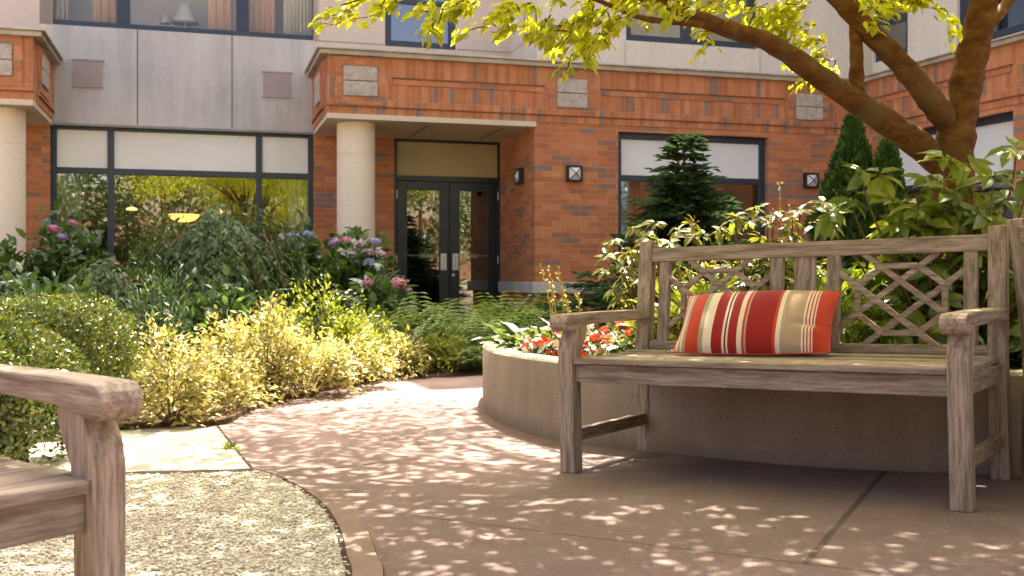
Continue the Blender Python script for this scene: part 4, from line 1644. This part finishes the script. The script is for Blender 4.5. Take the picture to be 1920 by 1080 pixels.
# conifers
def spruce():
    Y = 9.6
    x = Xat(1283, Y)
    z0 = gz(x, Y)
    H = Zat(243, Y) - z0
    th = thing('spruce_tree', 'dark blue green spruce with tiered branches in front of the shaded window', 'tree', (x, Y, z0))
    mm, tr = MB(), MB()
    tr.tube([(0, 0, -.05), (0, 0, H * .5), (0, 0, H * .98)], [.06, .035, .006], 8)
    pos, dd, up = [], [], []
    z = .10
    prof = [(0, 1.05), (.30, 1.15), (.42, .95), (.50, .62), (.60, .50), (.72, .40), (.84, .22), (.93, .14), (1, .03)]
    while z < H * .99:
        fr_ = z / H
        Rm = np.interp(fr_, [p[0] for p in prof], [p[1] for p in prof])
        nb = 20 if fr_ < .55 else 12
        a0 = rng.uniform(0, 6)
        for k in range(nb):
            a = a0 + 2 * PI * k / nb + rng.uniform(-.25, .25)
            L = Rm * rng.uniform(.55, 1.22)
            o = np.array([math.cos(a), math.sin(a), 0])
            sd = np.array([-math.sin(a), math.cos(a), 0])
            pts = [np.array([0, 0, z]) + o * L * t + np.array([0, 0, L * (.10 * t - .62 * t * t + .42 * t ** 3)]) for t in np.linspace(0, 1, 6)]
            tr.tube(pts, np.linspace(.008, .002, 6), 4)
            m_ = max(4, int(L / .045))
            for j in range(m_):
                t = (j + 1) / m_
                b = np.array([0, 0, z]) + o * L * t + np.array([0, 0, L * (.10 * t - .62 * t * t + .42 * t ** 3)])
                wl = .20 * L * (1.25 - t) + .05
                for sg in (-1, 1):
                    for q in range(max(1, int(wl / .045))):
                        f_ = (q + .3) * .045
                        pos.append(b + sd * sg * f_ + o * f_ * .5 + rng.normal(0, .012, 3))
                        dd.append(o * .9 + sd * sg * .8 + np.array([0, 0, rng.uniform(-.25, .45)]))
                        up.append(np.array([0, 0, 1.]) + rng.normal(0, .35, 3))
                pos.append(b)
                dd.append(o + rng.normal(0, .2, 3) + np.array([0, 0, .2]))
                up.append(np.array([0, 0, 1.]) + rng.normal(0, .35, 3))
        z += rng.uniform(.06, .10)
    pos.append(np.array([0, 0, H * .93])), dd.append(np.array([0, 0, 1.])), up.append(np.array([0, 1., 0]))
    n = len(pos)
    mm.leaves(rhomb(.34), pos, dd, up, rng.uniform(.07, .125, n))
    tr.build('trunk', TWIG, th)
    mm.build('crown', L_SPRUCE, th)


spruce()


def arborvitae(label, px, Y, pt, hp, n=7000):
    x = Xat(px, Y)
    z0 = gz(x, Y)
    H = Zat(pt, Y) - z0
    Rm = hp / F * Y
    th = thing('arborvitae', label, 'tree', (x, Y, z0), 0, 'pointed evergreens by the wing')
    a = rng.uniform(0, 2 * PI, n)
    t = rng.uniform(0, 1, n) ** 1.35
    r = Rm * (1 - t) ** .88 * (1 + .16 * np.sin(a * 3 + t * 9) + .10 * np.sin(a * 7 - t * 23)) * rng.uniform(.78, 1.04, n) + .01
    pos = np.column_stack([np.cos(a) * r, np.sin(a) * r, .05 + t * H * .96])
    d = np.column_stack([np.cos(a) * .55, np.sin(a) * .55, np.full(n, 1.0)]) + rng.normal(0, .35, (n, 3))
    mm = MB()
    mm.leaves(rhomb(.5), pos, d, np.column_stack([np.cos(a), np.sin(a), np.full(n, .2)]) + rng.normal(0, .5, (n, 3)), rng.uniform(.05, .11, n))
    mm.build('crown', L_ARBOR, th)
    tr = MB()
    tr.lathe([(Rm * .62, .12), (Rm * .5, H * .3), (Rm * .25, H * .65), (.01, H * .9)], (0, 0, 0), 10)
    tr.build('trunk', m_plain('dark_inner_cone', (.02, .022, .010), .9, .1, .3, 20), th)  # wide dark cone filling the crown inside


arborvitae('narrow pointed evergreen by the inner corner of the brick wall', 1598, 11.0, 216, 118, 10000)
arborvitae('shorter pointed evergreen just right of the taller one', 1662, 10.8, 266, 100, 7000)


# rhododendrons: whorls of long leaves at the shoot ends
def whorls(mm, tips, axes, ln, k=(7, 10), tpl=None):
    tpl = tpl or blade(.46, .30, .12)
    pos, d, up, sz = [], [], [], []
    for p, a in zip(tips, axes):
        a = a / np.linalg.norm(a)
        e = np.cross(a, [.3, .2, .9])
        e /= np.linalg.norm(e)
        f = np.cross(a, e)
        nk = rng.integers(*k)
        a0 = rng.uniform(0, 6)
        for i in range(nk):
            t = a0 + 2 * PI * i / nk + rng.uniform(-.25, .25)
            o = e * math.cos(t) + f * math.sin(t)
            dr_ = rng.uniform(-.25, .45)
            pos.append(p + o * .006 + a * rng.uniform(-.02, .01))
            d.append(o + a * dr_ + np.array([0, 0, rng.uniform(-.50, .20)]))
            up.append(a + rng.normal(0, .18, 3))
            sz.append(ln * rng.uniform(.65, 1.2))
    mm.leaves(tpl, pos, d, up, sz)


def rhodo(label, x, y, z0, rx, ry, h, n, ln, listed=(), red=.35, mat=L_RHODO, name='rhododendron', zmin=.1):
    th = thing(name, label, 'shrub', (x, y, z0), 0, 'broad leaved shrubs in the planter')
    d = rand_dirs(n)
    d[:, 2] = np.abs(d[:, 2])
    c = d * (rng.uniform(.25, 1.0, (n, 1)) ** .5) * np.array([rx, ry, h])
    c[:, 2] = np.maximum(c[:, 2], h * zmin)
    tips = list(c) + [np.array(q) - np.array([x, y, z0]) for q in listed]
    axes = [unit(q * np.array([.6, .6, .8]) / np.array([rx, ry, h]) + np.array([0, 0, .55]) + rng.normal(0, .3, 3)) for q in tips]
    for i in range(len(c), len(tips)):
        axes[i] = unit(np.array([rng.normal(0, .3), -.45, .85]))
    mm, st = MB(), MB()
    whorls(mm, tips, axes, ln)
    rt = []
    for p, a in zip(tips, axes):
        b = np.array([p[0] * .18, p[1] * .18, -.03])
        st.tube(spline([b, p * np.array([.6, .6, .45]), p * np.array([.95, .95, .85]), p], 3), np.linspace(.008, .003, 10), 5)
        if rng.random() < red:
            rt.append((p + a * .01, a))
    mm.build('foliage', mat, th)
    st.build('stem', TWIG, th)
    for q in rt:
        rd = MB()
        whorls(rd, [q[0]], [q[1] * .9 + np.array([0, 0, .2])], ln * .34, (4, 8), blade(.34, -.5))
        rd.build('red_shoot', L_REDTIP, th)
    return th


near = [P(a, b, c) for a, b, c in ((1770, 295, 4.75), (1618, 322, 4.8), (1862, 330, 4.7), (1720, 385, 4.75), (1668, 372, 4.9), (1845, 405, 4.7), (1905, 275, 4.8), (1600, 375, 4.9), (1790, 360, 4.8),
                                   (1740, 330, 4.95), (1885, 372, 4.85), (1690, 420, 4.8), (1650, 325, 5.0), (1915, 420, 4.75), (1815, 305, 4.95), (1925, 330, 4.8), (1560, 395, 5.0), (1775, 425, 4.8))]
xr, yr = Xat(1790, 5.0), 5.0
rhodo('large rhododendron with red new shoots under the leaning tree at right', xr, yr, soil(xr, yr), .50, .42, .90, 130, .135, near, .25)
xr, yr = Xat(1420, 5.6), 5.6
mid = [P(a, b, c) for a, b, c in ((1380, 405, 5.5), (1300, 418, 5.6), (1440, 415, 5.5), (1500, 395, 5.6), (1545, 380, 5.6), (1350, 432, 5.5), (1480, 435, 5.5), (1560, 425, 5.5), (1420, 388, 5.7), (1530, 418, 5.4))]
rhodo('middle rhododendron with thin shoots right behind the bench back', xr, yr, soil(xr, yr), .56, .40, .80, 190, .072, mid, .4, L_RHODO2)
xr, yr = Xat(1250, 5.9), 5.9
lef = [P(a, b, c) for a, b, c in ((1190, 425, 5.8), (1230, 418, 5.9), (1150, 450, 5.8), (1270, 428, 5.8), (1140, 480, 5.7), (1185, 470, 5.7), (1215, 445, 5.7), (1170, 500, 5.7), (1255, 455, 5.7), (1300, 440, 5.7), (1135, 505, 5.75), (1200, 520, 5.6))]
rhodo('sunlit pale leaved rhododendron left of the middle one behind the bench post', xr, yr, soil(xr, yr), .38, .36, .74, 110, .080, lef, .15, L_RHODO2)
# fillers low behind the lattice
for px, Y, pt, hp, lb in ((1560, 4.9, 520, 120, 'low leafy plant behind the middle of the bench lattice'), (1290, 5.2, 540, 95, 'low yellow green plant behind the left lattice panel'), (1700, 5.1, 520, 110, 'shaded leafy plant behind the right lattice panel'),
                          (1850, 5.6, 500, 120, 'shaded leafy plant behind the right bench post')):
    x = Xat(px, Y)
    z0 = soil(x, Y)
    shrub('leafy_plant', lb, 'plant', x, Y, z0, hp / F * Y, .3, max(.25, Zat(pt, Y) - z0), 700, .085, blade(.34, .3), L_RHODO if px != 1290 else L_LIME, clumps=40, spread=.14, stems=8, group='low plants behind the bench')


# red impatiens, one bloom copied
def bloom():
    V, Fc = [], []
    for k in range(5):
        a = 2 * PI * k / 5
        for j, (r, w, z) in enumerate(((0.0, 0, 0), (.55, .42, .10), (1.0, .26, .02), (1.0, -.26, .02), (.55, -.42, .10))):
            c, s = math.cos(a), math.sin(a)
            V.append((r * c - w * s, r * s + w * c, z))
        Fc.append(tuple(range(5 * k, 5 * k + 5)))
    return np.array(V), Fc


bl_v, bl_f = bloom()
blm = {}
for c in ('red', 'white', 'yellow'):
    me = bpy.data.meshes.new('flower')
    me.from_pydata((bl_v * .021).tolist(), [], bl_f)
    me.materials.append(PETAL[c])
    blm[c] = me


def bedding(label, px, py, Y, r, nf, cols, nl=260, var=.3):
    x = Xat(px, Y)
    z0 = soil(x, Y)
    h = max(.10, Zat(py, Y) - z0)
    th = thing('bedding_plant', label, 'flower', (x, Y, z0), 0, 'red and white flowers in the planter')
    mm = MB()
    d = rand_dirs(nl)
    d[:, 2] = np.abs(d[:, 2])
    pos = d * rng.uniform(.4, 1, (nl, 1)) * np.array([r, r, h])
    mm.leaves(blade(.5, .25), pos, d + rng.normal(0, .5, (nl, 3)), np.tile([0, 0, 1.], (nl, 1)) + rng.normal(0, .4, (nl, 3)), rng.uniform(.035, .065, nl))
    mm.build('foliage', L_IMP, th)
    k = int(nl * var)
    mv = MB()
    pos = d[:k] * rng.uniform(.7, 1.05, (k, 1)) * np.array([r, r, h])
    mv.leaves(blade(.5, .25), pos, d[:k] + rng.normal(0, .5, (k, 3)), np.tile([0, 0, 1.], (k, 1)) + rng.normal(0, .4, (k, 3)), rng.uniform(.03, .055, k))
    mv.build('pale_leaves', L_VAR, th)
    for i in range(nf):
        q = rand_dirs(1)[0]
        q[2] = abs(q[2]) * .8 + .25
        q[1] = -abs(q[1]) if rng.random() < .8 else q[1]
        q = unit(q)
        o = bpy.data.objects.new('flower', blm[cols[i % len(cols)]])
        COL.objects.link(o)
        o.parent = th
        o.location = tuple(q * np.array([r, r, h]) * rng.uniform(.95, 1.15))
        o.rotation_euler = Vector(q + rng.normal(0, .5, 3) + np.array([0, -.3, .5])).to_track_quat('Z', 'Y').to_euler()
        s = rng.uniform(.8, 1.25)
        o.scale = (s, s, s)


bedding('red and white flowering plant at the planter rim left of the bench arm', 1030, 612, 5.75, .16, 40, ['red', 'red', 'white'], 240, .22)
bedding('red flowering plant under the bench arm, next to its front leg', 1110, 612, 5.6, .17, 44, ['red', 'red', 'red', 'white'], 260, .2)
bedding('reddest flowering plant, seen under the bench arm by the rear post', 1172, 598, 5.55, .18, 60, ['red'], 260, .12)
bedding('mostly white leaved flowering plant low under the bench arm', 1165, 635, 5.3, .13, 22, ['white', 'red', 'white'], 220, .5)
bedding('flowering plant behind the left end of the bench seat', 1240, 612, 5.5, .15, 34, ['red'], 220, .2)
bedding('small pale flowering plant at the tip of the planter rim', 1000, 640, 6.1, .10, 12, ['white', 'red'], 160, .5)


# hosta clump on the rim
def hosta(label, px, Y, pt, n=34, ln=.15, mat=L_HOSTA):
    x = Xat(px, Y)
    z0 = soil(x, Y)
    th = thing('hosta_plant', label, 'plant', (x, Y, z0), 0, 'strap leaved plants in the planter')
    a = rng.uniform(0, 2 * PI, n)
    el = rng.uniform(.2, 1.2, n)
    d = np.column_stack([np.cos(a) * np.cos(el), np.sin(a) * np.cos(el), np.sin(el)])
    mm = MB()
    mm.leaves(blade(.42, .55, .2), d * rng.uniform(.03, .12, (n, 1)), d, np.column_stack([-d[:, 0], -d[:, 1], np.full(n, 1.0)]), ln * rng.uniform(.7, 1.25, n))
    mm.build('leaves', mat, th)


hosta('green hosta clump on the planter rim left of the red flowers', 985, 6.3, 620, 44, .17)
hosta('pale edged hosta behind the red flowers at the planter tip', 1050, 6.4, 600, 40, .17)
hosta('hosta at the far left rim of the planter', 950, 6.75, 625, 30, .14)

# tall straw coloured flower spikes
xs, ys_ = Xat(1060, 6.6), 6.6
sp_ = thing('flower_spikes', 'tall straw yellow flower stalks rising from the planter beside the bench arm', 'flower', (xs, ys_, soil(xs, ys_)))
mm, fl_ = MB(), MB()
org = np.array([xs, ys_, soil(xs, ys_)])
pos, dd = [], []
for (bx_, by_), (tx, ty), dY in (((1042, 610), (1012, 492), 0), ((1046, 610), (1027, 495), .1), ((1058, 612), (1046, 500), -.05), ((1078, 600), (1044, 508), .08), ((1086, 605), (1083, 548), 0), ((1030, 610), (1034, 520), .1), ((1064, 612), (1060, 560), .02)):
    a, b = P(bx_, by_, 6.6 + dY) - org, P(tx, ty, 6.6 + dY) - org
    a[2] = min(a[2], 0)
    c = (a + b) / 2 + np.array([.012, 0, .02])
    pl = spline([a, c, b], 8)
    mm.tube(pl, np.linspace(.005, .003, len(pl)), 5)
    for q in range(26):
        t = rng.uniform(.55, 1.0)
        p_ = pl[int(t * (len(pl) - 1))]
        pos.append(p_ + rng.normal(0, .004, 3))
        dd.append(np.array([rng.normal(), rng.normal(), .5]))
fl_.leaves(rhomb(.6), pos, dd, rand_dirs(len(pos)), rng.uniform(.014, .030, len(pos)))
mm.build('stalk', m_plain('straw_stalk', (.34, .28, .08), .6, .3, .2, 20), sp_)
fl_.build('blossom', PETAL['yellow'], sp_)
mm = MB()
n = 40
a = rng.uniform(0, 2 * PI, n)
el = rng.uniform(.3, 1.3, n)
d = np.column_stack([np.cos(a) * np.cos(el), np.sin(a) * np.cos(el), np.sin(el)])
mm.leaves(blade(.16, .6, .1), d * .02, d, np.column_stack([-d[:, 0], -d[:, 1], np.full(n, 1.0)]), rng.uniform(.14, .26, n))
mm.build('leaves', L_HOSTA, sp_)
# reddish seed stalks behind the bench
for k, (px, Y, top, lb) in enumerate(((1470, 6.6, 345, 'thin straw coloured seed stalk against the brick right of the spruce'), (1490, 6.7, 385, 'shorter thin seed stalk right of the tall one by the spruce'))):
    x = Xat(px, Y)
    z0 = soil(x, Y)
    th = thing('seed_stalk', lb, 'plant', (x, Y, z0), 0, 'seed stalks behind the bench')
    hh = Zat(top, Y) - z0
    pl = spline([(0.02, 0, 0), (.0, 0, hh * .5), (-.03, 0, hh)], 8)
    mm = MB()
    mm.tube(pl, np.linspace(.006, .002, len(pl)), 5)
    n = 60
    ii = rng.integers(len(pl) // 2, len(pl), n)
    mm.leaves(rhomb(.5), pl[ii] + rng.normal(0, .006, (n, 3)), rand_dirs(n) + np.array([0, 0, .5]), rand_dirs(n), rng.uniform(.012, .028, n))
    mm.build('stalk', m_plain('straw_stalk', (.40, .30, .10), .6, .3, .2, 20), th)

# weed at the slab corner
x, y, _ = G(432, 846)
th = thing('weed_tuft', 'small green weed growing in the joint at the slab corner', 'plant', (x, y, gz(x, y)))
mm = MB()
n = 60
d = rand_dirs(n)
d[:, 2] = np.abs(d[:, 2]) + .2
mm.leaves(blade(.25, .4), d * .012 + rng.normal(0, .02, (n, 3)) * np.array([1, 1, 0]), d, rand_dirs(n) + np.array([0, 0, 1]), rng.uniform(.02, .045, n))
mm.build('leaves', L_LIME, th)

# ------------------------------------------------------------------ the leaning tree
TY = 5.35
tx, ty = Xat(1778, TY), TY
tree = thing('ornamental_tree', 'brown barked tree with spreading limbs rising behind the right end of the bench', 'tree', (tx, ty, soil(tx, ty)))
torg = np.array(tree.location)
wood = MB()


def limb(pts, wid, seg=14):
    p = spline([P(*q) for q in pts], 6)
    w = np.interp(np.linspace(0, 1, len(p)), np.linspace(0, 1, len(wid)), wid)
    r = w / 2 / F * p[:, 1]
    r = r * (1 + .05 * np.sin(np.arange(len(p)) * 1.9) + rng.normal(0, .018, len(p)))
    wood.tube(p, r, seg, .055)
    return p


trunk = limb([(1752, 668, TY), (1762, 560, TY), (1778, 420, TY), (1788, 300, TY), (1800, 210, TY), (1822, 110, TY), (1846, 0, TY), (1872, -140, TY - .1), (1890, -320, TY - .3), (1880, -520, TY - .5)],
             [120, 100, 88, 74, 64, 57, 52, 46, 38, 24])
l1 = limb([(1782, 330, TY), (1735, 282, TY), (1640, 213, TY - .1), (1545, 150, TY - .2), (1450, 84, TY - .35), (1375, 58, TY - .5), (1300, 30, TY - .65), (1225, -10, TY - .8), (1150, -70, TY - .9), (1040, -130, TY - 1.0), (900, -200, TY - 1.1)],
          [50, 54, 48, 42, 36, 33, 28, 22, 17, 12, 6])
l2 = limb([(1790, 245, TY), (1752, 196, TY - .05), (1690, 120, TY - .1), (1620, 48, TY - .05), (1560, -20, TY), (1480, -120, TY + .1), (1380, -260, TY + .3), (1250, -420, TY + .5)], [52, 48, 42, 40, 38, 33, 25, 12])
l3 = limb([(1606, 172, TY - .12), (1606, 120, TY - .1), (1604, 40, TY + .0), (1598, -60, TY + .1), (1570, -240, TY + .3), (1500, -420, TY + .6)], [30, 26, 23, 22, 16, 8])
l4 = limb([(1850, 52, TY), (1882, 14, TY + .1), (1915, -40, TY + .2), (1990, -160, TY + .3), (2060, -330, TY + .3)], [22, 22, 20, 16, 8])
l5 = limb([(1350, 48, TY - .5), (1280, 42, TY - .75), (1205, 34, TY - .95), (1140, 8, TY - 1.05), (1060, -20, TY - 1.1), (960, -40, TY - 1.2), (860, -50, TY - 1.3), (740, -20, TY - 1.35), (640, 10, TY - 1.4)], [16, 13, 11, 9, 8, 7, 6, 5, 3], 8)
lf = MB()
pos, dd, up, sz = [], [], [], []


def spray(p0, p1, n, ln=.055, hang=.14, tw=True):
    n = int(n * 2.0)
    p0, p1 = np.array(p0, float), np.array(p1, float)
    ax = unit(p1 - p0)
    sd = unit(np.cross(ax, [0, 0, 1.]))
    mid = (p0 + p1) / 2 + rng.normal(0, .02, 3)
    pl = spline([p0, mid, p1], 5)
    if tw:
        wood.tube(pl, np.linspace(.0035, .0012, len(pl)), 4)
    for i in range(n):
        t = rng.uniform(.1, 1.0)
        b = pl[int(t * (len(pl) - 1))]
        sg = 1 if i % 2 else -1
        pos.append(b + rng.normal(0, .012, 3))
        dd.append(ax * rng.uniform(.3, 1.0) + sd * sg * rng.uniform(.3, 1.0) + np.array([0, 0, -hang * rng.uniform(.2, 1.8)]))
        up.append(np.array([0, 0, 1.]) + rng.normal(0, .35, 3))
        sz.append(ln * rng.uniform(.6, 1.25))


# leaf sprays that hang into the view, grouped by the twig that carries them
def fan(px, py, Y, spreadpx, n, k=6, ln=.055, hang=.14, dirpx=(-60, 25)):
    for _ in range(n):
        a = np.array([px + rng.normal(0, spreadpx), py + rng.normal(0, spreadpx * .4)])
        Yq = Y + rng.normal(0, .12)
        b = a + np.array(dirpx) * rng.uniform(.5, 1.2) + rng.normal(0, 14, 2)
        spray(P(a[0], a[1], Yq), P(b[0], b[1], Yq + rng.normal(0, .08)), k, ln, hang)


fan(720, -4, 3.95, 10, 3, 9, dirpx=(-70, 26))
fan(650, 22, 3.95, 8, 3, 8, dirpx=(-55, 22))
fan(890, 0, 4.05, 14, 4, 9, dirpx=(-90, 24))
fan(830, 16, 4.05, 10, 3, 8, dirpx=(-45, 22))
fan(965, 18, 4.1, 14, 4, 8, dirpx=(-50, 22))
fan(940, 48, 4.1, 10, 2, 7, dirpx=(-40, 20))
fan(1010, 26, 4.15, 16, 4, 8, dirpx=(-30, 22))
fan(1075, 40, 4.15, 22, 6, 8, dirpx=(-35, 26))
fan(1095, 62, 4.2, 18, 6, 8, dirpx=(-30, 34))
fan(1068, 92, 4.2, 12, 3, 7, dirpx=(-14, 24))
fan(1150, 10, 4.25, 34, 9, 8, dirpx=(-40, 30))
fan(1215, 2, 4.4, 40, 10, 8, dirpx=(-40, 18))
fan(1290, 2, 5.3, 45, 10, 8, dirpx=(-40, 14))
fan(1390, 8, 5.4, 45, 12, 8, dirpx=(-40, 22))
fan(1475, 36, 5.5, 40, 14, 8, dirpx=(-35, 30))
fan(1522, 82, 5.5, 20, 6, 8, dirpx=(-25, 30))
fan(1548, 122, 5.5, 16, 4, 8, dirpx=(-25, 22))
fan(1500, 0, 5.4, 40, 10, 8, dirpx=(-40, 18))
fan(1655, 4, 5.1, 40, 6, 7, dirpx=(30, 18))
fan(1720, 8, 5.1, 35, 5, 7, dirpx=(30, 14))
fan(1640, 36, 5.2, 10, 2, 6, dirpx=(26, 12))
fan(1690, -8, 5.1, 40, 6, 7, dirpx=(20, 10))
fan(1322, 62, 4.5, 10, 1, 5, dirpx=(-20, 20))
fan(1330, -12, 4.9, 80, 7, 8, dirpx=(-30, 8))

# the crown above the frame: clumps of leaves along hidden twigs, thin enough to dapple the paving
ends = np.concatenate([trunk[-22:], l1[-20:], l2[-24:], l3[-16:], l4[-12:], l5[-16:]])
NC = 245
cl = []
CX, CY = .7, 6.0
while len(cl) < NC:
    q = rng.uniform(-1, 1, 2)
    if q @ q > 1:
        continue
    x_, y_ = CX + q[0] * 4.0, CY + q[1] * 3.7
    if y_ > 7.0 and x_ > .2:                   # open towards the building, so the planter gets sun
        continue
    cl.append((x_, y_, 1.50 + .285 * y_ + rng.uniform(0, 1.0)))
cl = np.array(cl)
for c in cl:
    e = ends[np.argmin(np.linalg.norm(ends - c, axis=1))]
    tw = spline([e, (e + c) / 2 + rng.normal(0, .12, 3) + np.array([0, 0, .25]), c], 4)
    if rng.random() < .6 and np.all(tw[:, 2] > EYE + (HZ + 25) / F * tw[:, 1]):
        wood.tube(tw, np.linspace(.022, .006, 9), 5)
    nl = int(rng.uniform(80, 190) * (1.6 if c[1] < 6.4 and c[0] < -.2 else 1.0) * np.interp(c[0], [-2.8, -1.4, .2, 1.6], [.25, .85, 1.3, 1.5]))
    p_ = c + rng.normal(0, 1, (nl, 3)) * (rng.uniform(.22, .42) * np.array([1, 1, .5]))
    keep = p_[:, 2] > EYE + (HZ + 14) / F * p_[:, 1]
    p_ = p_[keep]
    q_ = unit(rng.normal(0, 1, (len(p_), 3)) * np.array([1, 1, .5]))
    pos.extend(p_)
    dd.extend(q_ + np.array([0, 0, -.25]))
    up.extend(np.array([0, 0, 1.]) + rng.normal(0, .4, (len(p_), 3)))
    sz.extend(rng.uniform(.055, .095, len(p_)))
lf.leaves(blade(.48, .25, .14), pos, dd, up, sz)
wood.build('trunk', BARK, tree, torg, smooth=True)
lf.build('crown', L_CHERRY, tree, torg)


# ------------------------------------------------------------------ behind the viewer: what the panes mirror
def back_tree(label, x, y, h, r, n):
    z0 = gz(x, y)
    th = thing('courtyard_tree', label, 'tree', (x, y, z0), 0, 'trees mirrored in the window panes')
    t = MB()
    t.tube(spline([(0, 0, -.1), (.1, 0, h * .3), (0, .1, h * .75)], 5), np.linspace(.16, .05, 11), 8, .05)
    t.build('trunk', BARK, th, smooth=True)
    mm = MB()
    k = 70
    d = rand_dirs(k) * rng.uniform(.35, 1, (k, 1)) ** .5
    cc = d * np.array([r, r, h * .46]) + np.array([0, 0, h * .52])
    p_ = cc[rng.integers(0, k, n)] + rng.normal(0, .28, (n, 3))
    mm.leaves(rhomb(.6), p_, rand_dirs(n), rand_dirs(n) + np.array([0, 0, .8]), rng.uniform(.12, .24, n))
    mm.build('crown', L_BACK, th)


for lb, x, y, h, r_ in (('leafy tree mirrored in the left pane of the wide window', -2.8, -7.5, 5.6, 2.3), ('leafy tree mirrored left of the middle of the wide window', .6, -6.5, 5.0, 2.0),
                        ('leafy tree mirrored in the middle of the wide window', 3.2, -8.5, 5.8, 2.4), ('leafy tree mirrored in the right pane of the wide window', 7.0, -7.0, 5.2, 2.4),
                        ('leafy tree mirrored in the left door pane', 11.2, -8.0, 5.6, 2.2), ('unseen tree added to darken the right door pane', 14.6, -8.5, 6.2, 2.2), ('leafy tree mirrored in the window right of the porch', 23.0, -8.0, 5.6, 2.6)):  # right door tree added to dim what that pane reflects
    back_tree(lb, x, y, h, r_, 5000)
ob = thing('opposite_building', 'tan and brick residence mirrored faintly in the windows', 'building', (0, -19, gz(0, -19)), BA)
m = MB()
m.box(-22, 22, -6, 0, -.5, 3.2)
m.build('brick_storey', m_plain('brown_brick_far', (.16, .085, .05), .9, .2, .2, 2), ob)
m = MB()
m.box(-22, 22, -5.9, -.1, 3.2, 9.0)
m.build('tan_storey', m_plain('tan_render_far', (.22, .17, .12), .9, .2, .15, 2), ob)
for k in range(9):
    for z in (1.0, 4.2, 6.8):
        x = -19 + k * 4.7
        m = MB()
        yy = .0 if z < 3 else -.1
        m.box(x, x + 1.9, yy + .002, yy + .05, z, z + 1.5)
        w = m.build('window', NAVY, ob)
        m = MB()
        m.box(x + .1, x + 1.8, yy + .052, yy + .056, z + .1, z + 1.4)
        m.build('pane', m_plain('pale_pane', (.25, .28, .30), .1, .5) if k == 0 and z < 2 else bpy.data.materials['pale_pane'], w)

# ------------------------------------------------------------------ light, sky, camera
SUN = np.array([.07, .52, .84])
SUN /= np.linalg.norm(SUN)
el = math.asin(SUN[2])
az = math.atan2(SUN[0], SUN[1])               # clockwise from +Y
world = bpy.data.worlds.new('World')
scene.world = world
world.use_nodes = True
nt = world.node_tree
sky = nt.nodes.new('ShaderNodeTexSky')
sky.sky_type = 'NISHITA'
sky.sun_disc = False
sky.sun_elevation = el
sky.sun_rotation = az
sky.air_density = .22
sky.dust_density = 6.0
sky.ozone_density = .3
bg = nt.nodes['Background']
nt.links.new(sky.outputs[0], bg.inputs[0])
bg.inputs[1].default_value = .15
ld = bpy.data.lights.new('sun', 'SUN')
ld.energy = 4.0
ld.angle = math.radians(.45)
ld.color = (1.0, .91, .78)
lo = bpy.data.objects.new('sun', ld)
COL.objects.link(lo)
lo.rotation_euler = Vector(tuple(SUN)).to_track_quat('Z', 'Y').to_euler()
lo.location = (-8, 12, 22)

cd_ = bpy.data.cameras.new('camera')
cam = bpy.data.objects.new('camera', cd_)
COL.objects.link(cam)
cam.location = (0, 0, EYE)
cam.rotation_euler = (PI / 2, 0, 0)
cd_.sensor_width = 36
cd_.lens = 36 * F / 1920
cd_.shift_y = -(540 - HZ) / 1920
cd_.clip_start = .05
cd_.clip_end = 600
cd_.dof.use_dof = True
cd_.dof.focus_distance = 4.1
cd_.dof.aperture_fstop = 7.1
scene.camera = cam

scene.view_settings.view_transform = 'Standard'
scene.view_settings.look = 'None'
scene.view_settings.exposure = 2.95
scene.view_settings.gamma = 1
scene.cycles.max_bounces = 8
scene.cycles.diffuse_bounces = 4
scene.cycles.transparent_max_bounces = 12
scene.cycles.use_denoising = True
